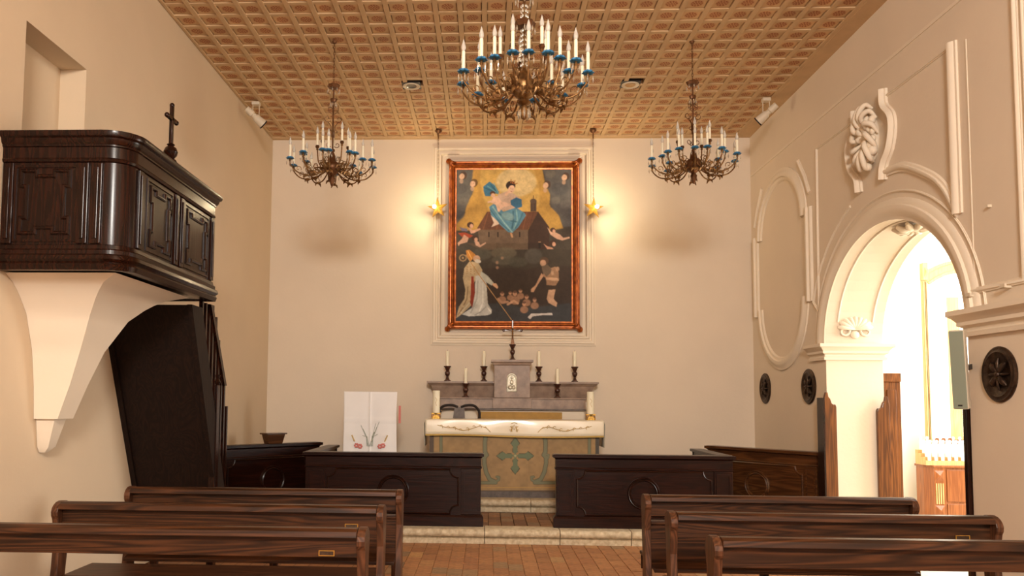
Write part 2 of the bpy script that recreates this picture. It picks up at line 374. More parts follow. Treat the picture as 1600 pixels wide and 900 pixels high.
# ceiling
cl = MB().box(XL-.3, XR+.62, -4.2, D+.25, ZC+.055, ZC+.3)
ceil = cl.obj('ceiling', M['slab'], kind='structure')
PX, PY = .2405, .2385; X0 = -3.05; Y0 = 11.585
NX, NY = 28, 52
for k in range(NX+1):
    x = X0-PX/2+k*PX
    MB().box(x-.026, x+.026, -.7, D-.09, ZC, ZC+.055).obj('ceiling_rib', M['rib'], ceil, bev=.004)
cr_ = MB()
for j in range(NY+1):
    y = Y0+PY/2-j*PY
    for k in range(NX): cr_.box(X0-PX/2+k*PX+.026, X0+PX/2+k*PX-.026, y-.026, y+.026, ZC+.005+R_.uniform(-.003, .003), ZC+.055)
cr_.obj('cross_rib', M['rib'], ceil, kind='stuff')
bd = MB().box(XL, X0-PX/2-.02, -4, D, ZC-.004, ZC+.055).box(X0-PX/2+NX*PX+.02, XR, -4, D, ZC-.004, ZC+.055).box(XL, XR, D-.1, D, ZC-.006, ZC+.055).box(XL, XR, -4, -.7, ZC, ZC+.055)
bd.obj('border_board', M['rib'], ceil)
def tile_geo(mb, x, y):
    a, c, z0, z1 = .0935, .087, ZC+.055, ZC+.017
    mb.add([(x-a,y-a,z0),(x+a,y-a,z0),(x+a,y+a,z0),(x-a,y+a,z0),(x-c,y-c,z1),(x+c,y-c,z1),(x+c,y+c,z1),(x-c,y+c,z1)],
           [(4,7,6,5),(0,4,5,1),(1,5,6,2),(2,6,7,3),(3,7,4,0)])
def tile_mesh(pos):
    mb = MB()
    for x, y in pos: tile_geo(mb, x, y)
    me = bpy.data.meshes.new('tile'); me.from_pydata(mb.v, [], mb.f); u = me.uv_layers.new(name='UVMap')
    vv = np.array(mb.v); loops = np.zeros(len(me.loops), int); me.loops.foreach_get('vertex_index', loops)
    loc = np.empty((len(mb.v), 2))
    for q, (x, y) in enumerate(pos): loc[q*8:q*8+8] = (vv[q*8:q*8+8, :2]-(x, y))/(.187)+.5
    u.data.foreach_set('uv', loc[loops].ravel()); me.materials.append(M['tile']); return me
skip = set()
recess = [(at(643, 134, Z=ZC), 0), (at(985, 132, Z=ZC), 1)]
cells = [(X0+i*PX, Y0-j*PY) for j in range(NY) for i in range(NX)]
def nearrec(c): return any(abs(c[0]-r[0].x) < .13 and abs(c[1]-r[0].y) < .125 for r in recess)
cells = [c for c in cells if not nearrec(c)]
vis = []
for c in cells:
    px, py, dz = proj((c[0], c[1], ZC))
    if dz > 0 and -20 < px < 1620 and -12 < py < 900: vis.append((dz, c))
vis.sort(); near = [c for d, c in vis[:300]]; ns = set(near)
tme = tile_mesh([(0, 0)])
for c in near: link('ceiling_tile', tme, ceil, (c[0], c[1], 0))
o = link('ceiling_tiles', tile_mesh([c for c in cells if c not in ns]), ceil); o['kind'] = 'stuff'

# floor bricks and chancel platform
bme = MB().box(-.0665, .0665, -.131, .131, -.03, 0).mesh('brick', M['brick'])
cnt = 0
for i in range(23):
    off = R_.random()*.27; y = 9.0-off*.9; x = -1.12+i*.1395
    first = True
    yy = 9.02
    L = .27*R_.uniform(.45, 1)
    while yy > 6.1 and cnt < 300:
        L = min(L, .27); s = L/.27
        o = link('brick', bme, floor, (x, yy-L/2, R_.uniform(-.002, .001))); o.scale = (1, s, 1)
        o.rotation_euler = (R_.uniform(-.004, .004), R_.uniform(-.006, .006), 0); cnt += 1
        yy -= L+.008; L = .27
PZ = .155
pl = MB().box(XL, XR, 9.08, D, -.1, PZ-.02)
plat = pl.obj('floor_chancel', M['grout'], kind='structure')
bm2 = MB().box(-.068, .068, -.1, .1, -.03, 0).mesh('tile', M['brick2'])
cnt = 0
for i in range(26):
    yy = 10.36; x = -1.5+i*.145; L = R_.uniform(.09, .2)
    while yy > 9.28:
        L = min(L, yy-9.26)
        if L < .03: break
        o = link('paving_tile', bm2, plat, (x, yy-L/2, PZ+R_.uniform(-.003, .001))); o.scale = (1, L/.206, 1); yy -= L+.006; L = .2; cnt += 1
def nose(z0, z1, y, d):
    h = z1-z0; r = h*.28
    pr = [(y+d, z0), (y+.03, z0), (y+.03, z1-2*r-.012), (y+.022, z1-2*r-.004)]
    pr += [(y+.004+r-math.cos(t)*0-r*math.sin(t)+0, z1-r-r*math.cos(t)) for t in [PI*i/8 for i in range(9)]]
    pr += [(y+d, z1)]
    return pr
def nosing(name, xs, z0, z1, y, d, par):
    for a, b in zip(xs[:-1], xs[1:]):
        mb = MB().prism(nose(z0, z1, y+R_.uniform(-.004, .004), d), YZ(0), a+.004, b-.004)
        mb.obj(name, M['stone'], par, smooth=True, ang=40)
nosing('step_stone', [XL, -1.9, -.02, .79, 1.55, 2.6, XR], 0, PZ, 8.97, .29, plat)
ast = MB().box(-1.25, 1.95, 10.48, D, PZ-.02, PZ*2-.004).obj('floor_altar_step', M['stone'], kind='structure')
nosing('step_stone', [-1.25, -.3, .55, 1.3, 1.95], PZ, PZ*2, 10.36, .3, ast)

# ================================================================== RIGHT WALL STUCCO
def cyma(wd, h): return [(-wd/2, 0), (-wd/2, h*.35), (-wd*.32, h*.4), (-wd*.18, h*.85), (0, h), (wd*.16, h*.95), (wd*.2, h*.5), (wd*.4, h*.45), (wd/2, h*.1), (wd/2, 0)]
def moldR(name, path, wd, h, closed=False):
    return MB().sweep(path, cyma(wd, h), wallR, closed).obj(name, M['stucco'], rwo, smooth=True, ang=40)
# archivolt
moldR('archivolt', [arcpt(PI*i/40, .10) for i in range(41)], .2, .05)
moldR('archivolt_fillet', [arcpt(PI*i/40, .26) for i in range(41)], .025, .015)
# oval eared panel
oc, oz0, oz1, ow = 10.63, 2.80, 3.76, .80
topa = [(oc+ow*math.cos(t), oz1+.70*math.sin(t)) for t in [PI*i/24 for i in range(25)]]
bota = [(oc-ow*math.cos(t), oz0-.76*math.sin(t)) for t in [PI*i/24 for i in range(25)]]
moldR('oval_panel_top', topa, .17, .05); moldR('oval_panel_bottom', bota, .17, .05)
for s in (-1, 1): moldR('oval_panel_ear', [(oc+s*(ow+.14), oz0-.08), (oc+s*(ow+.14), oz1+.07)], .17, .06)
moldR('corner_fillet', [(9.98, 4.47), (9.78, 4.22), (9.66, 4.0)], .05, .03)
moldR('corner_fillet', [(11.3, 4.47), (11.5, 4.22), (11.62, 4.0)], .05, .03)
# long groove line under the ceiling
MB().box(XR-.008, XR+.01, -4, 11.78, 4.76, 4.79).obj('wall_line', M['stucco'], rwo)
# spandrel panels either side of the cartouche
moldR('panel_left', [(9.46, 2.35), (9.42, 4.45), (8.40, 4.44)], .03, .02)
moldR('panel_left', [(9.44, 2.55)]+[arcpt(PI-t, .42) for t in (.35, .5, .65, .8, .95, 1.1, 1.2)], .035, .018)
moldR('panel_right', [(7.77, 4.45), (6.70, 4.45)], .03, .02)
moldR('panel_right_stile', [(6.66, 4.47), (6.66, 3.06)], .12, .05)
moldR('panel_right_arch', spline([(6.65, 3.06), (6.86, 3.34), (7.12, 3.52), (7.5, 3.69), (7.84, 3.73)], 5), .09, .04)
for s in (-1, 1):
    cc = 8.09
    p = [(cc+s*.30, 4.52), (cc+s*.31, 4.36), (cc+s*.44, 4.22), (cc+s*.46, 4.08), (cc+s*.40, 3.92), (cc+s*.28, 3.80), (cc+s*.25, 3.66)]
    moldR('cartouche_scroll', spline(p, 4), .07, .07)
# cartouche: modelled bouquet of leaves and blossoms
cm = MB(); rr_ = random.Random(3)
cm.ball((XR-.03, 8.07, 4.12), 1, 14, (.07, .15, .25))
for k in range(44):
    t = rr_.uniform(0, 2*PI); q = rr_.uniform(.2, 1)**.6
    y = 8.07+.17*q*math.cos(t); z = 4.12+.30*q*math.sin(t); r = rr_.uniform(.028, .058)
    cm.ball((XR-.07-.03*(1-q), y, z), r, 8, (rr_.uniform(.6, 1.1), rr_.uniform(.7, 1.2), rr_.uniform(.5, 1.1)))
for k in range(12):
    t = 2*PI*k/12
    P = spline([(XR-.05, 8.07+.05*math.cos(t), 4.14+.06*math.sin(t)), (XR-.14, 8.07+.13*math.cos(t), 4.14+.2*math.sin(t)), (XR-.10, 8.07+.20*math.cos(t+.3), 4.14+.32*math.sin(t+.3)), (XR-.04, 8.07+.19*math.cos(t+.55), 4.14+.30*math.sin(t+.55))], 4)
    cm.tube(P, [.012+.015*math.sin(PI*i/(len(P)-1)) for i in range(len(P))], 7)
cm.obj('flower_relief', M['stucco'], rwo, smooth=True, ang=60, label='white stucco bouquet of blossoms above the arch')
# imposts / cornice
imp = [(0, 0), (.03, 0), (.035, .03), (.02, .04), (.02, .06), (.05, .075), (.05, .10), (.075, .13), (.10, .145), (.10, .18), (.0, .185)]
def impost(name, path, z, k=1.0):
    pr = [(o*k, z+h*k) for o, h in imp]
    return MB().sweep(path, pr, plan).obj(name, M['stucco'], rwo, smooth=True, ang=30)
impost('impost', [(XR, 9.72), (XR, 9.31), (XR+WT, 9.31), (XR+WT, 9.5)][::-1], 2.02, 1)
pr = [(o*1.1, 2.07+h*1.15) for o, h in imp]
MB().sweep([(XR, -2), (XR, 6.60), (XR+WT, 6.60)], pr, plan).obj('impost_cornice', M['stucco'], rwo, smooth=True, ang=30)
# tall pilaster panel on the right
MB().box(XR-.006, XR+.01, 6.475, 6.487, 2.3, 4.42).obj('wall_line', M['stucco'], rwo)
moldR('pilaster_panel', [(5.87, 5.2), (5.87, 2.42), (6.52, 2.42)], .05, .03)
moldR('pilaster_panel', [(5.79, 5.2), (5.79, 2.34)], .04, .02)
# arch soffit: sunk panel frames, shell and rosette
def soff(i, x): t = PI*i/60; return arcpt(t, -.008)
for x in (XR+.12, XR+WT-.12):
    P = [Vector((x, arcpt(PI*i/40, -.004)[0], arcpt(PI*i/40, -.004)[1])) for i in range(3, 38)]
    MB().tube(P, .012, 6).obj('soffit_fillet', M['stucco'], rwo, smooth=True)
sh = MB(); ys = 9.29
for k in range(9):
    a = PI*(k+.5)/9; c = (XR+.31, ys, 2.36)
    P = [(c[0]+q*.19*math.cos(a), ys-.012-.02*math.sin(PI*q), c[2]+q*.15*math.sin(a)) for q in (0, .3, .6, .85, 1)]
    sh.tube(P, [.012, .02, .026, .03, .016], 7)
for s in (-1, 1):
    P = [(XR+.31+s*x, ys-.015, 2.36+z) for x, z in spiral((.12, -.02), .07, .02, 2.2, 7.5, 14)]
    sh.tube(P, .014, 6)
sh.ball((XR+.31, ys-.01, 2.30), .05, 10, (1, .5, .9))
sh.obj('shell_relief', M['stucco'], rwo, smooth=True, ang=60, label='stucco shell on the arch reveal')
ro = MB()
for k in range(10):
    a = 2*PI*k/10; yc, zc = AYC-.0, 3.245
    P = [(XR+.31+q*.17*math.cos(a), yc+q*.24*math.sin(a), zc-.012-.03*math.sin(PI*q)) for q in (.15, .4, .7, 1)]
    ro.tube(P, [.015, .032, .036, .016], 7)
ro.ball((XR+.31, AYC, 3.22), .06, 10, (1, 1, .6))
ro.obj('rosette_relief', M['stucco'], rwo, smooth=True, ang=60, label='stucco leaf rosette on the arch crown')
for p in ((1525, 462), (1580, 448)):
    q = at(*p, X=XR); MB().box(XR-.06, XR-.0, q.y-.01, q.y+.01, q.z-.008, q.z+.008).box(XR-.065, XR-.05, q.y-.03, q.y+.03, q.z-.006, q.z+.02).obj('wall_hook', M['whitemetal'], rwo)
q = at(1548, 322, X=XR); MB().box(XR-.03, XR, q.y-.012, q.y+.012, q.z-.01, q.z+.01).obj('wall_hook', M['whitemetal'], rwo)

# back wall picture moulding
def rect(x0, x1, z0, z1): return [(x0, z0), (x1, z0), (x1, z1), (x0, z1)]
wbo = bpy.data.objects['wall_back']
MB().sweep(rect(-.74, 1.475, 2.40, 5.17), [(-.075, 0), (-.075, .02), (-.05, .03), (-.04, .045), (-.01, .045), (.0, .025), (.02, .025), (.03, .05), (.055, .055), (.07, .02), (.07, 0)], wallB, True).obj('picture_moulding', M['stucco'], wbo, smooth=True, ang=30)
MB().sweep(rect(-.62, 1.36, 2.50, 5.08), [(-.03, 0), (-.03, .025), (0, .035), (.03, .012), (.03, 0)], wallB, True).obj('picture_moulding', M['stucco'], wbo, smooth=True, ang=30)

# ================================================================== SIDE CHAPEL
MB().box(XR, 9, 5, 13, -.2, -.005).obj('floor_chapel', plain('chapel_floor', rgb(226, 212, 184), .35, noise=.1), kind='structure')
MB().box(XR+WT, 9, 12.1, 12.3, 0, 5).obj('wall_chapel_back', M['plaster_chapel'], kind='structure')
MB().box(8.6, 8.8, 5, 12.3, 0, 5).obj('wall_chapel_side', M['plaster_chapel'], kind='structure')
MB().box(XR+WT, 9, 4.8, 5, 0, 5).obj('wall_chapel_front', M['plaster_chapel'], kind='structure')
MB().box(XR+WT, 9, 4.8, 12.3, 5, 5.2).obj('ceiling_chapel', M['plaster_chapel'], kind='structure')
# tall window with fluted wooden surround
YW = 11.85
a0 = at(1437, 410, Y=YW); a1 = at(1451, 640, Y=YW); b0 = at(1484, 640, Y=YW); b1 = at(1500, 640, Y=YW)
wx0, wx1, wx2, wx3 = a0.x, a1.x, b0.x, b1.x
zt = at(1444, 412, Y=YW).z; zb = at(1444, 722, Y=YW).z; zs = at(1460, 684, Y=YW).z
win = thing('window_surround', 'tall bright window framed by fluted golden pilasters seen through the arch', 'window', (wx0, YW, zb))
def wp(mb, name, mat, par=None, **k): 
    o = mb.obj(name, mat, par or win, **k); o.location = Vector(o.location)-Vector(win.location) if (par is None) else (0, 0, 0); return o
wp(MB().box(wx0, wx1, YW-.06, YW, zb+.12, zt-.25), 'pilaster', M['goldwood'])
for k in range(3):
    x = wx0+(wx1-wx0)*(k+1)/4
    wp(MB().box(x-.012, x+.012, YW-.075, YW-.06, zb+.22, zt-.27), 'flute', M['goldwood'])
wp(MB().box(wx0-.01, wx1+.01, YW-.09, YW, zt-.25, zt), 'pilaster_block', M['goldwood'], bev=.01)
def pyr(x0, x1, z0, z1, y, d): return MB().add([(x0,y,z0),(x1,y,z0),(x1,y,z1),(x0,y,z1),((x0+x1)/2,y-d,(z0+z1)/2)], [(0,1,4),(1,2,4),(2,3,4),(3,0,4),(0,3,2,1)])
wp(pyr(wx0+.01, wx1-.01, zt-.2, zt-.06, YW-.09, .03), 'diamond_point', M['goldwood'])
wp(MB().box(wx0-.01, wx1+.01, YW-.09, YW, zb, zb+.12).add([], []), 'pilaster_base', M['cabinetwood'], bev=.006)
wp(pyr(wx0+.01, wx1-.01, zb+.12, zb+.24, YW-.09, .03), 'diamond_point', M['cabinetwood'])
zz = at(1460, 434, Y=YW).z; ctr = wx2+.15
fr = [(ctr+ (1.0)*math.cos(t), 0) for t in (0,)]
arcf = [(wx1, at(1449, 437, Y=YW).z), ((wx1+wx2)/2, at(1466, 427, Y=YW).z), (wx2+.1, at(1487, 418, Y=YW).z), (wx2+.7, at(1487, 412, Y=YW).z), (wx2+1.2, at(1487, 420, Y=YW).z)]
wp(MB().sweep(spline(arcf, 6), [(-.09, 0), (-.09, .05), (-.05, .05), (-.05, .035), (.05, .035), (.05, .05), (.09, .05), (.09, 0)], lambda u, v, h: (u, YW-h, v)), 'arched_frieze', M['goldwood'])
wp(MB().box(wx2, wx3+.0, YW-.06, YW, zs-.02, at(1487, 465, Y=YW).z), 'stile', M['goldwood'])
wp(MB().box(wx1, wx3+.5, YW-.05, YW, zb, zs), 'lower_rail', M['cabinetwood'])
wp(MB().box(wx1, wx2, YW-.005, YW, zs, zz+.1), 'pane', M['pane'])
wp(MB().box(wx3+.0, wx3+.5, YW-.005, YW, zs+.02, zz+.1), 'pane', M['pane'])
# votive cabinet
YC2 = 11.45
c0 = at(1440, 724, Y=YC2+.2); z1c = at(1460, 727, Y=YC2).z; zf = 0
c1_ = at(1458, 740, Y=YC2); c2_ = at(1475, 740, Y=YC2)
cab = thing('votive_cabinet', 'reddish wooden cabinet with chamfered side under the tray of white votive candles', 'cabinet', (c1_.x, YC2, 0))
def cpart(mb, name, mat, **k):
    o = mb.obj(name, mat, cab, **k); o.location = -Vector(cab.location); return o
xe = c2_.x+1.1
foot = [(c0.x, YC2+.35), (c0.x, YC2+.16), (c1_.x, YC2), (xe, YC2), (xe, YC2+.35)]
cpart(MB().prism(foot, plan, 0, z1c-.03), 'body', M['cabinetwood'])
cpart(MB().prism([(c0.x-.02, YC2+.36), (c0.x-.02, YC2+.14), (c1_.x-.01, YC2-.03), (xe+.02, YC2-.03), (xe+.02, YC2+.36)], plan, z1c-.03, z1c), 'top', M['cabinetwood'], bev=.005)
cpart(MB().box(c1_.x+.0, c2_.x, YC2-.015, YC2, .03, z1c-.03), 'pilaster', M['cabinetwood'])
for k in range(4):
    x = c1_.x+(c2_.x-c1_.x)*(k+1)/5; cpart(MB().box(x-.007, x+.007, YC2-.024, YC2-.015, .2, z1c-.24), 'flute', M['goldwood'])
for z in (.05, z1c-.2): cpart(pyr(c1_.x+.01, c2_.x-.01, z, z+.13, YC2-.015, .025), 'diamond_point', M['cabinetwood'])
cpart(MB().box(c2_.x+.03, xe-.05, YC2-.012, YC2, .03, .2), 'panel', M['cabinetwood'], bev=.004)
cpart(MB().box(c2_.x+.03, xe-.05, YC2-.012, YC2, .23, z1c-.06), 'panel', M['cabinetwood'], bev=.004)
tx0 = at(1444, 715, Y=YC2+.05).x
tr = thing('votive_tray', 'stepped golden wood tray holding the white votive candles', 'tray', (tx0, YC2, z1c))
for k in range(4):
    MB().box(0, .9, .0+.07*k, .07+.07*k, 0, .06+.045*k).obj('tray_step', M['goldwood'], tr)
vm = MB().lathe([(.0, 0), (.02, 0), (.02, .12), (.012, .125), (.014, .14), (.02, .155), (.016, .175), (.0, .182)], n=12).mesh('votive_candle', M['lampwhite'], True)
for r in range(4):
    for k in range(7):
        o = link('votive_candle', vm, None, (tx0+.06+k*.088, YC2+.035+.07*r, z1c+.061+.045*r))
        tag(o, 'white electric votive candle, %s from the left in the %s row of the golden tray' % (('first', 'second', 'third', 'fourth', 'fifth', 'sixth', 'seventh')[k], ('front', 'second', 'third', 'back')[r]), 'candle', 'votive candles on the golden tray')
# jamb boards with scrolled tops, door frame and post
def jamb(name, x0, x1, y, z, label):
    w_ = x1-x0
    poly = [(0, 0), (w_, 0), (w_, z-.16), (w_*.92, z-.13), (w_*.80, z-.14), (w_*.62, z-.12), (w_*.5, z-.07), (w_*.36, z-.05), (w_*.3, z), (w_*.15, z), (w_*.05, z-.05), (0, z-.08)]
    t = MB().prism(poly, lambda u, v, h: (u, h, v), 0, .045).obj(name, M['chestnut'], bev=.004)
    t.location = (x0, y, 0); tag(t, label, 'board'); return t
jamb('upright_board', 3.70, 3.83, 9.22, 1.66, 'brown upright board with scrolled top on the nave side of the arch jamb')
MB().box(-.018, 0, -.01, .16, 0, 1.60).obj('side_board', M['walnut'], bpy.data.objects['upright_board'])
o = jamb('upright_board', 4.27, 4.40, 9.22, 1.62, 'brown upright board with scrolled top on the chapel side of the arch jamb')
o.scale.x = -1; o.location.x = 4.40
dfm = thing('door_frame', 'heavy chestnut door frame just behind the far arch jamb', 'door frame', (4.42, 9.62, 0))
MB().box(.0, .10, .0, .2, 0, 1.89).obj('jamb_board', M['walnut'], dfm)
MB().box(.10, .31, .02, .12, 0, 1.79).obj('stile', M['chestnut'], dfm, bev=.006)
MB().box(.0, .31, -.0, .14, 1.79, 1.89).obj('head', M['chestnut'], dfm, bev=.006)
MB().box(.15, .25, .0, .03, .1, 1.7).obj('panel_strip', M['chestnut'], dfm, bev=.004)
o = MB().box(XR-.03, XR+.10, 6.61, 6.655, 0, 1.62).obj('upright_post', M['walnut'], bev=.004); tag(o, 'dark wooden post on the near arch jamb below the loudspeaker', 'post')
# loudspeaker
spk = thing('column_speaker', 'slim grey green column loudspeaker hung at the right corner of the arch', 'loudspeaker', (3.545, 6.33, 1.80))
spk.rotation_euler = (math.radians(7), 0, math.radians(-42))
MB().prism([(-.05, -.03), (-.035, -.05), (.035, -.05), (.05, -.03), (.05, .04), (-.05, .04)], plan, -.29, .30).obj('cabinet', M['whitemetal'], spk, bev=.004)
MB().box(-.047, .047, -.055, -.048, -.285, .295).obj('grille', M['greyplastic'], spk, bev=.003)
MB().box(-.014, .014, -.058, -.054, -.266, -.255).obj('badge', M['black'], spk)
MB().box(-.018, .018, .035, .30, -.02, .02).box(-.03, .03, .038, .06, -.07, .07).obj('bracket', M['black'], spk)

# medallions
def medal(y, z, label):
    t = thing('medallion', label, 'medallion', (XR, y, z), 0, 'bronze medallions on the right wall')
    prof = [(0, 0), (.205, 0), (.207, .012), (.195, .022), (.18, .018), (.165, .028), (.15, .02), (.135, .008), (0, .008)]
    MB().lathe([(r, -h) for r, h in prof], (0, 0, 0), 40, 'x').obj('rim', M['bronze'], t, smooth=True, ang=50)
    mb = MB()
    for k in range(8):
        a = 2*PI*k/8; 
        P = [(-.012-.01*math.sin(PI*q), q*.12*math.cos(a), q*.12*math.sin(a)) for q in (.1, .4, .7, 1)]
        mb.tube(P, [.008, .02, .024, .008] if k % 2 else [.006, .012, .012, .005], 7)
    mb.ball((-.02, 0, 0), .025, 8); mb.obj('leaf_relief', M['bronze'], t, smooth=True, ang=60)
    return t
m1 = medal(11.31, 1.731, 'small dark bronze medallion nearest the far corner on the right wall')
dup(m1, (XR, 9.80, 1.734), None, 'dark bronze medallion beside the arch left jamb')
dup(m1, (XR, 6.205, 1.765), None, 'large looking bronze medallion right of the loudspeaker')

# ================================================================== PULPIT
PXF, PY0, PY1, PB, PT = -2.35, 5.18, 6.86, 2.385, 3.275
rc = .15
pp = [(XL, PY1), (PXF, PY1), (PXF, PY0+rc)]+[(PXF-rc+rc*math.cos(t), PY0+rc-rc*math.sin(t)) for t in [PI/2*i/8 for i in range(1, 9)]]+[(XL, PY0)]
pul = thing('pulpit', 'dark carved walnut pulpit on the left wall', 'pulpit', (XL, 6.03, PB))
def pp_(mb, name, mat=None, **k):
    o = mb.obj(name, mat or M['walnut'], pul, **k); o.location = -Vector(pul.location); return o
pp_(MB().sweep(pp, [(-.02, PB), (0, PB), (0, PT-.05), (-.02, PT-.05)], plan), 'body', smooth=True)
pp_(MB().sweep(pp, [(0, PT-.20), (.012, PT-.195), (.018, PT-.18), (.012, PT-.17), (.012, PT-.10), (.022, PT-.095), (.022, PT-.085), (.034, PT-.07), (.04, PT-.045), (.055, PT-.035), (.06, PT-.02), (.06, PT), (-.05, PT), (-.05, PT-.20)], plan), 'cornice', smooth=True, ang=30)
pp_(MB().sweep(pp, [(0, PB+.15), (.010, PB+.145), (.014, PB+.12), (.026, PB+.11), (.026, PB+.085), (.040, PB+.075), (.048, PB+.05), (.03, PB+.03), (.04, PB+.012), (.03, PB-.02), (-.02, PB-.02), (-.02, PB+.15)], plan), 'base_moulding', smooth=True, ang=30)
pp_(MB().box(XL, PXF-.02, PY0+.02, PY1-.02, PB-.01, PB+.02), 'floor_board')
zf0, zf1 = PB+.155, PT-.205
def pil_y(y): pp_(MB().box(PXF, PXF+.018, y-.035, y+.035, zf0, zf1).box(PXF+.018, PXF+.027, y-.015, y+.015, zf0+.03, zf1-.03), 'pilaster', bev=.003)
def pil_x(x): pp_(MB().box(x-.035, x+.035, PY0-.018, PY0, zf0, zf1).box(x-.015, x+.015, PY0-.027, PY0-.018, zf0+.03, zf1-.03), 'pilaster', bev=.003)
for y in (PY0+rc+.045, 6.02, 6.13, PY1-.04): pil_y(y)
for x in (PXF-rc-.045, -2.635, -3.135): pil_x(x)
def eared(u0, u1, v0, v1, e):
    m_ = .035
    return [(u0, v0), (u0+e, v0), (u0+e, v0+m_), (u1-e, v0+m_), (u1-e, v0), (u1, v0), (u1, v0+e), (u1-m_, v0+e), (u1-m_, v1-e), (u1, v1-e), (u1, v1), (u1-e, v1), (u1-e, v1-m_), (u0+e, v1-m_), (u0+e, v1), (u0, v1), (u0, v1-e), (u0+m_, v1-e), (u0+m_, v0+e), (u0, v0+e)]
mp_ = [(-.012, 0), (-.012, .008), (-.004, .016), (.004, .016), (.012, .006), (.012, 0)]
for (y0, y1) in ((5.50, 5.95), (6.20, 6.74)):
    pp_(MB().sweep(eared(y0+.05, y1-.05, zf0+.06, zf1-.06, .10), mp_, lambda u, v, h: (PXF+h, u, v), True), 'panel_moulding')
    pp_(MB().sweep([(y0, zf0+.02), (y1, zf0+.02), (y1, zf1-.02), (y0, zf1-.02)], [(-.008, 0), (-.008, .008), (.008, .008), (.008, 0)], lambda u, v, h: (PXF+h, u, v), True), 'panel_frame')
pp_(MB().sweep(eared(-3.05, -2.73, zf0+.07, zf1-.05, .10), mp_, lambda u, v, h: (u, PY0-h, v), True), 'panel_moulding')
pp_(MB().sweep([(-3.09, zf0+.02), (-2.68, zf0+.02), (-2.68, zf1-.02), (-3.09, zf1-.02)], [(-.008, 0), (-.008, .008), (.008, .008), (.008, 0)], lambda u, v, h: (u, PY0-h, v), True), 'panel_frame')
# crucifix on the pulpit rail
cr = thing('crucifix', 'dark carved crucifix on a ball standing on the pulpit cornice', 'crucifix', (-2.33, 5.84, PT))
MB().lathe([(0, 0), (.045, 0), (.04, .012), (.025, .02), (.045, .045), (.052, .07), (.04, .10), (.02, .115), (.03, .125), (.018, .135), (0, .135)], n=18).obj('base', M['walnut'], cr, smooth=True)
MB().box(-.013, .013, -.015, .015, .13, .42).ball((0, 0, .42), .02, 8).obj('upright', M['walnut'], cr, bev=.004, smooth=True)
MB().box(-.013, .013, -.09, .09, .305, .333).ball((0, -.09, .319), .02, 8).ball((0, .09, .319), .02, 8).obj('arm', M['walnut'], cr, bev=.004, smooth=True)
# plaster corbel
cb = MB(); secs = []; NZ = 20
kt = [0, .25, .5, .75, .88, .95, 1]
for i in range(NZ+1):
    t = i/NZ; z = 1.39+t*(PB-.024-1.39); t2 = t
    ya = float(np.interp(t2, kt, [5.67, 5.65, 5.61, 5.52, 5.42, 5.34, 5.25])); yb = float(np.interp(t2, kt, [5.89, 5.91, 5.97, 6.12, 6.28, 6.42, 6.60])); b = float(np.interp(t2, kt, [.17, .26, .345, .45, .54, .62, .74]))
    secs.append([(XL, ya, z), (XL+b, ya, z), (XL+b, yb, z), (XL, yb, z)])
vs = [p for s in secs for p in s]; fs = [(i*4+j, i*4+j+1, (i+1)*4+j+1, (i+1)*4+j) for i in range(NZ) for j in range(3)]+[(0, 1, 2, 3), tuple(NZ*4+j for j in range(4))]
cb.add(vs, fs)
cb.add([(XL, 5.70, 1.39), (XL+.135, 5.70, 1.39), (XL+.135, 5.86, 1.39), (XL, 5.86, 1.39), (XL, 5.73, 1.19), (XL+.08, 5.73, 1.19), (XL+.08, 5.83, 1.19), (XL, 5.83, 1.19), (XL, 5.76, 1.15), (XL+.04, 5.76, 1.15), (XL+.04, 5.80, 1.15), (XL, 5.80, 1.15)],
       [(0,1,5,4),(1,2,6,5),(2,3,7,6),(4,5,9,8),(5,6,10,9),(6,7,11,10),(8,9,10,11),(0,1,2,3)])
o = cb.obj('pulpit_corbel', M['stucco'], smooth=True, ang=30); o.location.x = .002; tag(o, 'white plaster bracket curving up under the pulpit', 'corbel')
# ================================================================== STAIR
st = thing('pulpit_stair', 'steep dark wooden stair with thin balusters behind the pulpit bracket', 'stair', (XL, 7.4, 0))
def stp(mb, name, mat=None, **k):
    o = mb.obj(name, mat or M['stairwood'], st, **k); o.location = -Vector(st.location); return o
def yl(z): return 7.354-(z-.746)*.4547          # soffit line on the wall
XS = -2.44
zt_, zb_ = 2.31, .16
stp(MB().prism([(yl(zt_), zt_), (yl(zb_), zb_), (yl(zb_)+.03, zb_), (yl(zt_)+.03, zt_)], YZ(XL), .0, XS-XL), 'soffit_board')
stp(MB().prism([(yl(zt_)-.03, zt_), (yl(zb_)-.03, zb_), (yl(zb_)+.04, zb_), (yl(zt_)+.04, zt_)], YZ(XL), .0, .045), 'wall_stringer')
stp(MB().prism([(yl(zt_)-.03, zt_), (yl(zb_)-.03, zb_), (yl(zb_)+.22, zb_), (yl(zt_)+.22, zt_)], YZ(XS), -.02, .02), 'outer_stringer')
for k in range(10):
    z = .30+k*.205; stp(MB().box(XL+.045, XS-.02, yl(z)+.03, yl(z)+.24, z-.015, z+.015), 'tread')
for k in range(9):
    z = .55+k*.2; y = yl(z)+.18
    stp(MB().box(XS-.016, XS+.016, y-.016, y+.016, z-.1, z+.92 if z < 1.5 else PB-.02), 'baluster', M['walnut'])
def yh(z): return 7.36+.10-(z-1.70)*.62
stp(MB().prism([(yh(2.36), 2.36), (yh(1.66), 1.66), (yh(1.66)+.06, 1.66), (yh(2.36)+.06, 2.36)], YZ(XS), -.03, .03), 'handrail', M['walnut'])
stp(MB().box(XS-.03, XS+.03, 7.28, 7.36, PZ*0+.0, 1.66), 'newel_post', M['walnut'], bev=.004)
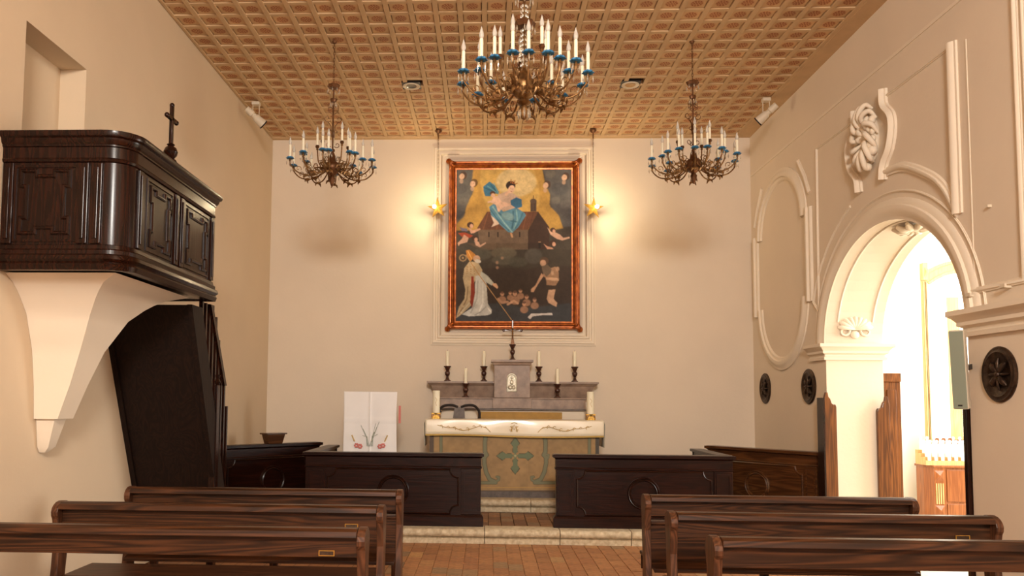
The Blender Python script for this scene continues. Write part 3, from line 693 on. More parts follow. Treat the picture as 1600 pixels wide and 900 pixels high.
stp(MB().lathe([(0, 1.66), (.03, 1.66), (.045, 1.69), (.03, 1.72), (.04, 1.75), (.0, 1.77)], (XS, 7.32, 0), 12), 'newel_cap', M['walnut'], smooth=True)

# ================================================================== BALUSTRADE
BH = .795
def ringmb(u, v, r, fn):
    P = [(u+r*math.cos(t), v+r*math.sin(t)) for t in [2*PI*i/36 for i in range(36)]]
    return MB().sweep(P, [(-.022, 0), (-.022, .012), (-.012, .026), (0, .018), (.012, .026), (.02, .01), (.02, 0)], fn, True)
def rail(name, label, Lg, loc, rz, ring_at, pil, mat='walnut_h', rr=.155, H=BH):
    """panel run along local +x, front face at local y=0 (facing -y)"""
    t = thing(name, label, 'balustrade', loc, rz)
    FN = lambda u, v, h: (u, -h, v); W = M[mat]
    MB().box(0, Lg, 0, .09, 0, H-.04).obj('body', W, t)
    MB().sweep([(0, .10), (0, 0), (Lg, 0), (Lg, .10)], [(0, H-.165), (-.012, H-.16), (-.012, H-.15), (-.004, H-.14), (-.004, H-.05), (-.02, H-.035), (-.035, H-.03), (-.035, H), (.0, H)], plan).obj('frieze', W, t, smooth=True, ang=30)
    MB().box(-.02, Lg+.02, -.02, .13, H-.03, H+.004).obj('cap_rail', W, t, bev=.006)
    MB().sweep([(0, .10), (0, 0), (Lg, 0), (Lg, .10)], [(0, 0), (-.03, 0), (-.03, .10), (-.015, .125), (0, .13)], plan).obj('plinth', W, t, smooth=True, ang=30)
    z0, z1 = .14, H-.175
    for a, b in pil:
        MB().box(a, b, -.016, 0, z0-.01, z1+.01).obj('pilaster', W, t, bev=.003)
        MB().sweep([(a+.03, z0+.03), (b-.03, z0+.03), (b-.03, z1-.03), (a+.03, z1-.03)], [(-.008, .016), (-.008, .024), (.008, .024), (.008, .016)], FN, True).obj('pilaster_moulding', W, t)
    ends = [b for a, b in pil]; st_ = [a for a, b in pil]
    x0, x1 = (ends[0] if pil else 0)+.03, (st_[-1] if len(pil) > 1 else Lg)-.03
    e = .09
    def corner(cx, cz, q): return [(cx+e*math.cos(tt), cz+e*math.sin(tt)) for tt in q]
    A = lambda a, b: [math.radians(a+(b-a)*i/5) for i in range(6)]
    P = corner(x0, z0, A(90, 0))+corner(x1, z0, A(180, 90))+corner(x1, z1, A(270, 180))+corner(x0, z1, A(0, -90))
    MB().sweep(P, [(-.01, 0), (-.01, .008), (0, .014), (.01, .008), (.01, 0)], FN, True).obj('panel_moulding', W, t, smooth=True)
    if ring_at: ringmb(ring_at, (z0+z1)/2+.0, rr, FN).obj('ring', W, t, smooth=True, ang=30, label='raised ring carved on the panel')
    return t
YB = 9.2
rail('balustrade', 'dark altar rail panel with ring left of the altar step', 1.955, (-2.02, YB, PZ), 0, .985, [(0, .22), (1.735, 1.955)])
rail('balustrade', 'dark altar rail panel with ring right of the altar step', 1.92, (.765, YB, PZ), 0, .955, [(0, .2), (1.72, 1.92)])
# returns running back towards the altar (outer faces)
rail('balustrade_return', 'short dark rail going back from the left altar rail corner', 1.24, (-2.03, 10.62, PZ), -PI/2, None, [(0, .2)])
rail('balustrade_return', 'short dark rail going back from the right altar rail corner', 1.22, (2.70, YB+.18, PZ), PI/2, None, [(0, .2)])
import math as _m
La = (Vector((-2.16, 10.60))-Vector((-3.14, 9.52))); 
rail('balustrade_wing', 'very dark splayed rail panel with ring beside the pulpit stair', La.length, (-3.14, 9.52, PZ), _m.atan2(La.y, La.x), .76, [(0, .12), (La.length-.12, La.length)], 'walnut_h', .15, .83)
Ra = (Vector((3.72, 9.50))-Vector((2.83, 10.72)))
M['walnut_w'] = wood('walnut_lit', rgb(50, 27, 14), rgb(98, 60, 32), .3, axis=0, grain=8, coat=.4)  # lit copy of the rail walnut; light on it put into the colour
rail('balustrade_wing', 'splayed rail panel in lit brown with ring beside the arch', Ra.length, (2.83, 10.72, PZ), _m.atan2(Ra.y, Ra.x), .72, [(0, .1), (Ra.length-.16, Ra.length)], 'walnut_w', .15, .83)
# little flared box
bx = thing('wooden_box', 'small flared wooden box standing on the left rail panel', 'box', (-2.63, 10.11, PZ+.834), .83)
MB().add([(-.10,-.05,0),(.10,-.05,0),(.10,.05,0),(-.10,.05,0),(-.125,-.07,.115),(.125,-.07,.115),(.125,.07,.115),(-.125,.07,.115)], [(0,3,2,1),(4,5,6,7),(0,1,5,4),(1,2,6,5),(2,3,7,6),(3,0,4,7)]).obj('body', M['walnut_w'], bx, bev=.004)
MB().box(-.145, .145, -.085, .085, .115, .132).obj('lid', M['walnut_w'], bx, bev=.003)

# ================================================================== AMBO with cloth
am = thing('lectern', 'lectern covered by a white cloth left of the altar', 'lectern', (-1.47, 10.35, PZ))
MB().box(-.20, .20, .02, .30, 0, .05).box(-.04, .04, .12, .20, .05, 1.3).box(-.30, .30, .06, .10, 1.2, 1.46).obj('stand', M['walnut'], am, bev=.005)
def drape(w0, w1, z0, z1, fold, y0=0, nx=60, nz=40, amp=.008):
    mb = MB(); vs = []
    for j in range(nz+1):
        for i in range(nx+1):
            u = i/nx; v = j/nz; x = w0+(w1-w0)*u
            y = y0-amp*(math.sin(u*9+1)+.6*math.sin(u*17+v*2))*(1-v)*fold
            y -= .010*math.exp(-((u-.5)/.012)**2)+.008*math.exp(-((v-.68)/.012)**2)
            vs.append((x+.006*math.sin(v*7)*(u-.5), y, z0+(z1-z0)*v))
    fs = [(j*(nx+1)+i, j*(nx+1)+i+1, (j+1)*(nx+1)+i+1, (j+1)*(nx+1)+i) for j in range(nz) for i in range(nx)]
    return mb.add(vs, fs)
lc = drape(-.335, .335, .38, 1.485, 1).obj('lectern_cloth', M['cloth'], smooth=True)
lc.location = (-1.47, 10.36, PZ); so = lc.modifiers.new('s', 'SOLIDIFY'); so.thickness = .004; so.offset = -1
tag(lc, 'white creased cloth with pink flowers and wheat hanging over the lectern', 'cloth')
def th_(paths, r, mat, name, par, loc=(0, 0, 0)):
    mb = MB()
    for p in paths: mb.tube(p, r, 5)
    return mb.obj(name, mat, par, loc=loc, smooth=True)
yy_ = -.022
wp_ = []
for s in (-1, 1):
    wp_.append([(s*.05, yy_, .80), (s*.10, yy_, .95), (s*.20, yy_, 1.06)][:2]); 
th_([[(s*(.19), yy_, .86), (s*.225, yy_, .94)] for s in (-1, 1)], .009, M['wheat'], 'wheat_embroidery', lc)
fl_ = MB()
for cx_, cz_ in ((-.165, .81), (-.12, .80), (.13, .80), (.17, .81)):
    for k in range(6): a = k*PI/3; fl_.ball((cx_+.02*math.cos(a), yy_, cz_+.02*math.sin(a)), .013, 6, (1, .25, 1))
fl_.obj('flower_embroidery', M['pink'], lc, smooth=True)
gr_ = []
for k in range(9):
    s = -1 if k % 2 else 1; a = R_.uniform(.1, .6)
    gr_.append([(s*.005*k, yy_, .80), (s*(.02+.05*a), yy_-.002, .92), (s*(.03+.16*a), yy_, .92+.2*R_.random())])
th_(gr_, .0025, M['greenthread'], 'leaf_embroidery', lc)
rb = MB().box(.0, .028, -.004, .004, -.13, .09).obj('ribbon', M['pink'], am); rb.location = (.36, .0, 1.22)

# ================================================================== ALTAR
AX0, AX1, AY0, AY1 = -.765, 1.46, 10.62, 11.2
ax = (AX0+AX1)/2; Z0 = PZ*2
al = thing('altar', 'altar table with painted ochre frontal under the white altar cloth', 'altar', (ax, 10.9, Z0))
def alp(mb, name, mat, **k):
    o = mb.obj(name, mat, al, **k); o.location = -Vector(al.location); return o
alp(MB().box(AX0+.03, AX1-.03, AY0+.012, AY1, Z0, 1.24), 'body', M['marble_dark'])
alp(MB().box(AX0-.0, AX1+.0, AY0-.03, AY1, 1.24, 1.29), 'table_top', M['marble'], bev=.008)
alp(MB().box(AX0+.01, AX1-.01, AY0-.01, AY0+.02, Z0, Z0+.075), 'plinth', M['marble_dark'])
# numpy painter ----------------------------------------------------
class Paint:
    def __init__(s, w_, h_, base): s.a = np.ones((h_, w_, 3))*np.array(lin([c/255 for c in base])); s.w = w_; s.h = h_; s.k = 1; s.Y, s.X = np.mgrid[0:h_, 0:w_].astype(float)
    def blend(s, m, col, op=1):
        c = np.array(lin([c/255 for c in col])); m = (m*op)[..., None]; s.a = s.a*(1-m)+c*m
    def soft(s, m, n=1):
        for _ in range(int(n*s.k*s.k+.5)):
            p = np.pad(m, 1, mode='edge'); m = (p[:-2, 1:-1]+p[2:, 1:-1]+p[1:-1, :-2]+p[1:-1, 2:]+2*m)/6
        return m
    def poly(s, pts, col, op=1, b=1):
        P = np.array(pts, float); ins = np.zeros((s.h, s.w), bool); n = len(P)
        for i in range(n):
            x1, y1 = P[i]; x2, y2 = P[(i+1) % n]
            if y1 == y2: continue
            c = ((y1 > s.Y) != (y2 > s.Y)) & (s.X < (x2-x1)*(s.Y-y1)/(y2-y1)+x1); ins ^= c
        s.blend(s.soft(ins.astype(float), b), col, op)
    def ell(s, x, y, rx, ry, col, op=1, rot=0, b=1):
        dx, dy = s.X-x, s.Y-y; c, q = math.cos(rot), math.sin(rot); u = (dx*c+dy*q)/rx; v = (-dx*q+dy*c)/ry
        s.blend(s.soft(((u*u+v*v) < 1).astype(float), b), col, op)
    def line(s, pts, wd, col, op=1, b=0):
        m = np.zeros((s.h, s.w)); wd = wd*s.k
        for (x1, y1), (x2, y2) in zip(pts[:-1], pts[1:]):
            L2 = (x2-x1)**2+(y2-y1)**2+1e-9; t = np.clip(((s.X-x1)*(x2-x1)+(s.Y-y1)*(y2-y1))/L2, 0, 1)
            d = np.hypot(s.X-x1-t*(x2-x1), s.Y-y1-t*(y2-y1)); m = np.maximum(m, np.clip(wd/2-d+.5, 0, 1))
        s.blend(s.soft(m, b), col, op)
    def noise(s, rng, cell, amp):
        h2, w2 = s.h//cell+3, s.w//cell+3; g = rng.random((h2, w2)); yi = s.Y/cell; xi = s.X/cell
        y0 = yi.astype(int); x0 = xi.astype(int); fy = yi-y0; fx = xi-x0; fy = fy*fy*(3-2*fy); fx = fx*fx*(3-2*fx)
        return ((g[y0, x0]*(1-fx)+g[y0, x0+1]*fx)*(1-fy)+(g[y0+1, x0]*(1-fx)+g[y0+1, x0+1]*fx)*fy-.5)*2*amp
    def obj(s, name, mat, x0, x1, z0, z1, y, parent=None):
        h, w_ = s.h, s.w; xs = np.linspace(x0, x1, w_); zs = np.linspace(z1, z0, h); X, Z = np.meshgrid(xs, zs)
        v = np.stack([X, np.full_like(X, y), Z], -1).reshape(-1, 3)
        i = np.arange(h*w_).reshape(h, w_); f = np.stack([i[:-1, :-1], i[1:, :-1], i[1:, 1:], i[:-1, 1:]], -1).reshape(-1, 4)
        me = bpy.data.meshes.new(name); me.from_pydata(v.tolist(), [], f.tolist())
        ca = me.color_attributes.new('Col', 'FLOAT_COLOR', 'POINT'); c = np.concatenate([np.clip(s.a, 0, 1).reshape(-1, 3), np.ones((h*w_, 1))], 1)
        ca.data.foreach_set('color', c.ravel()); me.materials.append(mat)
        return link(name, me, parent)
rng = np.random.default_rng(5)
# altar frontal: crop (650,640)-(960,860), 4.09 px per px
FX0, FX1, FZ0, FZ1 = AX0+.035, AX1-.035, Z0+.075, 1.10
Wp, Hp = 330, 114
def FP(cx_, cy_):
    P = at(650+cx_/4.09, 640+cy_/4.09, Y=AY0); return ((P.x-FX0)/(FX1-FX0)*(Wp-1), (FZ1-P.z)/(FZ1-FZ0)*(Hp-1))
pt = Paint(Wp, Hp, (150, 119, 76))
n_ = pt.noise(rng, 14, .16)+pt.noise(rng, 5, .10); pt.a *= (1+n_)[..., None]
def F(l): return [FP(*p) for p in l]
G1, G2, DK = (112, 112, 84), (86, 88, 62), (70, 58, 34)
pt.poly(F([(66, 150), (113, 150), (113, 300), (66, 300)]), (84, 66, 52)); pt.poly(F([(1146, 150), (1200, 150), (1200, 300), (1146, 300)]), (70, 62, 52))
mx_ = 634
for s in (1, -1):
    X_ = lambda x: x if s == 1 else 2*mx_-x
    Q = lambda l: F([(X_(a), b_) for a, b_ in l])
    for wd, c in ((8.6, DK), (6.6, G1)):
        pt.line(Q([(160, 165), (160, 440)]), wd*.72, c)
        pt.line(Q([(446, 165), (440, 210), (441, 270), (452, 290), (437, 306), (436, 340), (448, 400), (470, 445), (505, 462)]), wd, c)
        pt.line(Q([(505, 462), (528, 450), (530, 432), (517, 430)]), wd*.62, c)
        pt.line(Q([(441, 285), (420, 290), (425, 310), (440, 305)]), wd*.55, c)
        pt.line(Q([(510, 468), (380, 467), (170, 467)]), wd*.8, c)
        pt.line(Q([(160, 440), (180, 467)]), wd*.7, c)
for k in range(4):
    a = k*PI/2
    def rt(l): return F([(mx_+(x*math.cos(a)-y*math.sin(a))*1.02, 296+(x*math.sin(a)+y*math.cos(a))) for x, y in l])
    L = [(0, 10), (14, 24), (13, 60), (26, 78), (14, 98), (0, 116), (-14, 98), (-26, 78), (-13, 60), (-14, 24)]
    pt.poly(rt([(x*1.18, y*1.03) for x, y in L]), DK, 1, 0); pt.poly(rt(L), (98, 108, 78), 1, 0)
pt.ell(*FP(mx_, 296), 4, 4, (98, 108, 78)); pt.ell(*FP(mx_, 296), 2.2, 2.4, (170, 160, 110))
pt.line(F([(150, 498), (1140, 498)]), 1.2, (196, 150, 66), .6)
pt.line(F([(66, 535), (1200, 535)]), 12, (82, 66, 54), .9)
fo = pt.obj('painted_frontal', M['frontal'], FX0, FX1, FZ0, FZ1, AY0+.002, al); fo.location = -Vector(al.location); fo['label'] = 'ochre frontal painted with a green cross and scrolls'
# altar cloth: top + front drop with slight waves + side drops in clear plastic
cz = 1.293; mb = MB(); nx = 90; rows = [(AY1-.05, cz+.004), (AY0-.02, cz+.006), (AY0-.055, cz-.008), (AY0-.062, cz-.05), (AY0-.062, cz-.10), (AY0-.062, cz-.155), (AY0-.06, cz-.205)]
vs = []
for j, (y, z) in enumerate(rows):
    for i in range(nx+1):
        u = i/nx; x = AX0-.025+(AX1-AX0+.05)*u; drop = max(0, j-2)/4
        vs.append((x, y-.008*drop*math.sin(u*23), z+.010*drop*math.sin(u*PI*2+.6)))
mb.add(vs, [(j*(nx+1)+i, j*(nx+1)+i+1, (j+1)*(nx+1)+i+1, (j+1)*(nx+1)+i) for j in range(len(rows)-1) for i in range(nx)])
for x, s in ((AX0-.025, -1), (AX1+.025, 1)):
    mb.add([(x, AY0-.055, cz-.002), (x+s*.02, AY0-.05, cz-.06), (x+s*.012, AY0-.03, .95), (x+s*.012, AY1-.05, .95), (x+s*.02, AY1-.05, cz-.06), (x, AY1-.05, cz)], [(0, 1, 4, 5), (1, 2, 3, 4)])
acl = mb.obj('altar_cloth', M['altarcloth'], smooth=True, ang=50); so = acl.modifiers.new('s', 'SOLIDIFY'); so.thickness = .003
tag(acl, 'glossy white altar cloth with gold embroidery covering the altar', 'altar cloth')
yE = AY0-.071
MB().sweep([(AX0-.02+(AX1-AX0+.04)*i/60, cz-.203+.010*math.sin(i/60*PI*2+.6)) for i in range(61)], [(-.01, 0), (-.01, .006), (.01, .006), (.01, 0)], lambda u, v, h: (u, AY0-.064-h, v)).obj('gold_hem', M['goldthread'], acl)
em = []
for s in (-1, 1):
    base = [(.30, -.155), (.36, -.10), (.45, -.085), (.55, -.115), (.66, -.135), (.76, -.105), (.86, -.10), (.98, -.07)]
    P = spline([(ax+s*a, yE, cz+b_) for a, b_ in base], 5); em.append(P)
    for q in range(4, len(P)-2, 4):
        p = P[q]; em.append([p, p+Vector((s*.02, 0, .022)), p+Vector((s*.04, 0, .012))]); 
        if q % 8 == 0: em.append([p, p+Vector((s*.012, 0, -.02))])
th_(em, .0035, M['goldthread'], 'vine_embroidery', acl)
mono = [[(ax-.028, yE, cz-.15), (ax-.028, yE, cz-.07), (ax, yE, cz-.12), (ax+.028, yE, cz-.07), (ax+.028, yE, cz-.15)], [(ax-.045, yE, cz-.15), (ax, yE, cz-.055), (ax+.045, yE, cz-.15)], [(ax-.04, yE, cz-.045), (ax, yE, cz-.03), (ax+.04, yE, cz-.045)]]
for s in (-1, 1): mono.append([(ax+s*a, yE, cz-.11+b_) for a, b_ in spiral((.052, 0), .03, .012, 1.6, 5.2, 10)])
th_(mono, .004, M['goldthread'], 'monogram_embroidery', acl)

# reredos / gradine
RY = 11.36; rcx = .347
gd = thing('gradine', 'grey brown marble altar shelf with central tabernacle behind the altar', 'gradine', (rcx, RY+.2, Z0))
def gp(mb, name, mat=None, **k):
    o = mb.obj(name, mat or M['marble'], gd, **k); o.location = -Vector(gd.location); return o
gp(MB().box(rcx-.99, rcx+.99, RY+.0, D-.01, Z0, 1.41), 'base_block', M['stucco'])
gp(MB().box(rcx-.985, rcx+1.0, RY-.05, D-.01, 1.405, 1.432), 'dark_ledge', M['marble_dark'], bev=.004)
gp(MB().box(rcx-.47, rcx+.68, RY-.012, RY+.02, 1.28, 1.385), 'painted_riser', plain('ochre_paint', rgb(186, 140, 58), .6, noise=.2, scale=12), bev=.003)
gp(MB().box(rcx-.99, rcx+1.0, RY+.0, D-.01, 1.432, 1.565), 'lower_shelf')
gp(MB().box(rcx-1.005, rcx+1.015, RY-.02, D-.01, 1.56, 1.58), 'shelf_moulding', bev=.005)
def frust(x0, x1, k0, z0, z1, k1, ya, yb, yk):
    return MB().add([(x0+k0,ya+yk,z0),(x1-k0,ya+yk,z0),(x1-k0,yb,z0),(x0+k0,yb,z0),(x0,ya,z1),(x1,ya,z1),(x1,yb,z1),(x0,yb,z1)], [(0,3,2,1),(4,5,6,7),(0,1,5,4),(1,2,6,5),(2,3,7,6),(3,0,4,7)])
RU = RY+.17
gp(frust(rcx-1.14, rcx+1.15, .08, 1.58, 1.76, 0, RU, D-.01, .04), 'upper_shelf')
gp(MB().sweep([(rcx-1.14, D-.01), (rcx-1.14, RU), (rcx+1.15, RU), (rcx+1.15, D-.01)], [(0, 1.745), (-.02, 1.755), (-.035, 1.775), (-.05, 1.78), (-.05, 1.805), (.6, 1.805)], plan), 'upper_cornice', smooth=True, ang=30)
for a, b_ in ((rcx-.24-.01, rcx+.24),):
    gp(MB().box(a, b_, RY-.035, D-.2, 1.58, 2.06), 'tabernacle', bev=.003)
    gp(MB().box(a-.02, b_+.02, RY-.05, D-.2, 1.432, 1.572), 'tabernacle_base', bev=.004)
    gp(MB().sweep([(a, D-.2), (a, RY-.035), (b_, RY-.035), (b_, D-.2)], [(0, 2.02), (-.015, 2.03), (-.02, 2.055), (-.045, 2.07), (-.045, 2.10), (.1, 2.10)], plan).box(a-.03, b_+.03, RY-.06, D-.2, 2.07, 2.098), 'tabernacle_cornice', smooth=True, ang=30)
dx = rcx-.01; P = [(dx-.07, 1.66), (dx+.07, 1.66)]+[(dx+.07*math.cos(t), 1.84+.075*math.sin(t)) for t in [PI*i/12 for i in range(13)]]
dr = gp(MB().prism(P, lambda u, v, h: (u, RY-.035-h, v), 0, .012), 'tabernacle_door', M['silver'], bev=.004); dr['label'] = 'silver embossed arched door'
rl = MB(); yf = RY-.05
rl.ball((dx, yf, 1.85), .018, 8, (1, .5, 1)).ball((dx, yf, 1.79), .03, 8, (.8, .4, 1.3)).ball((dx-.02, yf, 1.72), .03, 8, (1.2, .4, 1)).ball((dx+.025, yf, 1.72), .025, 8, (1, .4, 1.2))
rl.tube([(p[0]*.86+dx*.14, yf, (p[1]-1.75)*.88+1.75) for p in P], .005, 5, True)
rl.obj('figure_relief', M['silver'], dr, smooth=True)

def turned(s): return [(0, 0), (.042*s, 0), (.042*s, .012), (.03*s, .02), (.018*s, .045), (.014*s, .07), (.03*s, .095), (.034*s, .12), (.026*s, .14), (.018*s, .15), (.024*s, .165), (.034*s, .19), (.045*s, .205), (.045*s, .215), (0, .215)]
def candlestick(x, y, z, label, first=None, sc=1, ch=.215):
    t = thing('candlestick', label, 'candlestick', (x, y, z), 0, 'turned wooden candlesticks on the altar shelf')
    MB().lathe([(r*1.15, h*sc) for r, h in turned(1)], n=20).obj('stick', M['carved'], t, smooth=True, ang=40)
    t2 = thing('candle', label.replace('candlestick', 'candle').replace('turned wooden', 'tall ivory'), 'candle', (x, y, z+.215*sc), 0, 'ivory candles on the altar shelf')
    MB().lathe([(0, 0), (.0235, 0), (.0225, ch-.01), (.016, ch), (0, ch)], n=16).obj('wax', M['candle'], t2, smooth=True, ang=40)
    MB().box(-.002, .002, -.002, .002, ch, ch+.014).obj('wick', M['wick'], t2)
YK = 11.62
candlestick(at(699, 590, Y=YK).x, YK, 1.806, 'leftmost turned wooden candlestick on the upper shelf')
candlestick(at(756, 590, Y=YK).x, YK, 1.806, 'turned wooden candlestick on the upper shelf left of the tabernacle')
candlestick(at(842, 590, Y=YK).x, YK, 1.806, 'turned wooden candlestick on the upper shelf right of the tabernacle')
candlestick(at(898, 590, Y=YK).x, YK, 1.806, 'rightmost turned wooden candlestick on the upper shelf')
candlestick(-.297, 11.405, 1.582, 'low turned wooden candlestick on the lower ledge left of the tabernacle', sc=.9, ch=.21)
candlestick(.968, 11.405, 1.582, 'low turned wooden candlestick on the lower ledge right of the tabernacle', sc=.9, ch=.21)
# altar cross
ac = thing('altar_cross', 'dark altar crucifix with bronze figure standing on the tabernacle', 'crucifix', (.351, 11.45, 2.10))
MB().lathe([(r*1.05, h*1.02) for r, h in turned(1)], n=20).obj('foot', M['carved'], ac, smooth=True, ang=40)
MB().add([(-.028,-.02,.215),(.028,-.02,.215),(.028,.02,.215),(-.028,.02,.215),(-.008,-.01,.34),(.008,-.01,.34),(.008,.01,.34),(-.008,.01,.34)], [(0,3,2,1),(4,5,6,7),(0,1,5,4),(1,2,6,5),(2,3,7,6),(3,0,4,7)]).obj('stem', M['iron'], ac, bev=.003)
def budded(poly): return poly
MB().box(-.011, .011, -.008, .008, .33, .56).ball((0, 0, .555), .02, 8, (1, .5, 1)).box(-.115, .115, -.008, .008, .405, .427).ball((-.12, 0, .416), .022, 8, (1, .5, 1)).ball((.12, 0, .416), .022, 8, (1, .5, 1)).obj('cross', M['carved'], ac, bev=.003, smooth=True)
cf = MB(); cf.ball((0, -.018, .44), .013, 8); cf.tube([(-.085, -.014, .425), (-.03, -.018, .412), (0, -.02, .405), (.03, -.018, .412), (.085, -.014, .425)], [.004, .006, .009, .006, .004], 6); cf.tube([(0, -.02, .425), (0, -.022, .38), (.003, -.02, .34), (0, -.014, .29)], [.011, .012, .010, .005], 7)
cf.obj('corpus', M['brass'], ac, smooth=True)
# big pillar candles in gold holders
def pillar(x, label):
    h = thing('candle_holder', 'square pierced gold holder '+label, 'candle holder', (x, 10.80, 1.301), 0, 'gold candle holders on the altar')
    hb = MB().box(-.058, .058, -.058, .058, 0, .012).box(-.058, .058, -.058, .058, .06, .072)
    for k in range(4):
        a = k*PI/2
        for q in (-.055, -.02, .02, .055): hb.beam((q*math.cos(a)+.055*math.sin(a), q*math.sin(a)-.055*math.cos(a), 0), (-q*math.cos(a)*.4+.055*math.sin(a), -q*math.sin(a)*.4-.055*math.cos(a), .07), .01, .006, (math.sin(a), -math.cos(a), 0))
    hb.obj('fretwork', M['gold'], h); MB().box(-.045, .045, -.045, .045, .01, .062).obj('core', M['brass'], h)
    c = thing('pillar_candle', 'thick ivory pillar candle '+label, 'candle', (x, 10.80, 1.374), 0, 'pillar candles on the altar')
    MB().lathe([(0, 0), (.047, 0), (.047, .285), (.04, .29), (0, .283)], n=28).obj('wax', M['candle'], c, smooth=True, ang=40)
    th_([[(-.01, -.0475, .2), (.012, -.0475, .17), (-.006, -.0475, .13), (.008, -.0475, .09)]], .0025, M['goldthread'], 'ornament', c)
pillar(-.665, 'at the left end of the altar'); pillar(1.345, 'at the right end of the altar')
# dark cloth-draped ironwork chair back behind the altar on the left
bk = thing('book_stand', 'dark curved iron stand on the altar behind the left pillar candle', 'stand', (-.37, 11.08, 1.30))
bs = MB()
for s in (-1, 1):
    bs.tube(spline([(s*.02, 0, .145), (s*.09, 0, .17), (s*.20, 0, .165), (s*.27, 0, .11), (s*.25, 0, .07)] if s < 0 else [(s*.02, 0, .145), (s*.09, 0, .17), (s*.20, 0, .165), (s*.265, 0, .09), (s*.27, 0, .0)], 6), .018, 8)
bs.obj('scroll_arm', M['black'], bk, smooth=True)
MB().add([(-.085,-.01,0),(.075,-.01,0),(.065,-.01,.15),(-.065,-.01,.15),(-.085,.02,0),(.075,.02,0),(.065,.02,.15),(-.065,.02,.15)], [(0,1,2,3),(7,6,5,4),(0,4,5,1),(3,2,6,7),(0,3,7,4),(1,5,6,2)]).obj('back_plate', M['marble_dark'], bk)

# ================================================================== PICTURE
pic = thing('altarpiece_painting', 'large framed religious oil painting above the altar', 'painting', (.372, D-.08, 2.56))
fx0, fx1, fz0, fz1 = -.565, 1.309, 2.56, 4.99
def pc(mb, name, mat, **k):
    o = mb.obj(name, mat, pic, **k); o.location = -Vector(pic.location); return o
pc(MB().sweep(rect(fx0+.05, fx1-.05, fz0+.05, fz1-.05), [(-.055, .02), (-.055, .085), (-.045, .10), (-.03, .095), (-.022, .075), (-.01, .075), (.005, .10), (.02, .105), (.03, .085), (.04, .06), (.06, .055), (.06, .02)], wallB, True), 'frame', M['frame'], smooth=True, ang=40)
co_ = MB()
for cx_, cz_ in ((fx0, fz0), (fx1, fz0), (fx0, fz1), (fx1, fz1)):
    sx_ = 1 if cx_ < 0 else -1; sz_ = 1 if cz_ < 3 else -1
    a = math.atan2(sz_, sx_)
    cc = MB()
    for t in (-.6, 0, .6):
        P = [(cx_-sx_*.01+q*.13*math.cos(a+t*q), D-.09-.03*math.sin(PI*q), cz_-sz_*.01+q*.13*math.sin(a+t*q)) for q in (0, .3, .6, .9)]
        cc.tube(P, [.03, .028, .022, .01], 8)
    cc.ball((cx_-sx_*.005, D-.09, cz_-sz_*.005), .042, 10, (1, .8, 1))
    pc(cc, 'corner_leaf', M['frame'], smooth=True, ang=60)
cx0, cx1, cz0, cz1 = fx0+.10, fx1-.10, fz0+.10, fz1-.10
PW, PH = 364, 490
p_ = Paint(PW, PH, (62, 54, 46)); p_.k = 1.4
def mapc(px, py):
    P = at(px, py, Y=D-.04); return ((P.x-cx0)/(cx1-cx0)*(PW-1), (cz1-P.z)/(cz1-cz0)*(PH-1))
A = lambda l: [mapc(700+x/6, 240+y/6) for x, y in l]
B = lambda l: [mapc(700+x/6.43, 380+y/6.43) for x, y in l]
a_ = lambda x, y: mapc(700+x/6, 240+y/6); b__ = lambda x, y: mapc(700+x/6.43, 380+y/6.43)
sA = (PW-1)/((cx1-cx0)*113)/6; sB = sA*6/6.43
def EA(x, y, rx, ry, c, op=1, rot=0, b=1): p_.ell(*a_(x, y), rx*sA*1.03, ry*sA*1.03, c, op, rot, b)
def EB(x, y, rx, ry, c, op=1, rot=0, b=1): p_.ell(*b__(x, y), rx*sB*1.03, ry*sB*1.03, c, op, rot, b)
# sky and glory
p_.poly(A([(60, 130), (1180, 130), (1180, 900), (60, 900)]), (70, 62, 54))
p_.poly(A([(230, 130), (880, 130), (905, 260), (960, 380), (950, 480), (1040, 570), (1080, 700), (960, 720), (60, 720), (60, 640), (160, 560), (170, 470), (230, 380), (215, 250)]), (186, 146, 74), 1, 4)
p_.poly(A([(300, 130), (800, 130), (850, 300), (860, 480), (760, 560), (400, 560), (330, 420), (300, 260)]), (206, 170, 96), .8, 6)
EA(640, 270, 190, 140, (222, 200, 150), .8, 0, 8)
for pts, c in (([(80, 130), (240, 130), (225, 260), (240, 350), (200, 430), (165, 520), (140, 600), (80, 660)], (96, 94, 92)), ([(885, 130), (1180, 130), (1180, 680), (1080, 690), (1040, 580), (960, 500), (960, 390), (920, 300), (905, 200)], (92, 90, 90))): p_.poly(A(pts), c, .95, 4)
for x, y, r, c in ((120, 330, 60, (78, 76, 78)), (150, 450, 45, (110, 106, 100)), (110, 570, 50, (80, 80, 82)), (1050, 330, 80, (76, 76, 80)), (1110, 480, 60, (104, 100, 98)), (1010, 440, 45, (112, 108, 102)), (1120, 600, 50, (80, 78, 78)), (960, 190, 50, (112, 106, 98))): EA(x, y, r, r*.8, c, .7, 0, 5)
# cherub heads
for x, y in ((130, 215), (232, 285), (915, 300), (1090, 225)):
    EA(x+14, y-10, 34, 40, (74, 48, 36), .8, 0, 1); EA(x, y, 25, 30, (206, 170, 144), 1, .2, 1); EA(x-4, y+45, 18, 22, (188, 156, 134), .8, 0, 2); EA(x+6, y-3, 3, 3, (60, 40, 34), .8)
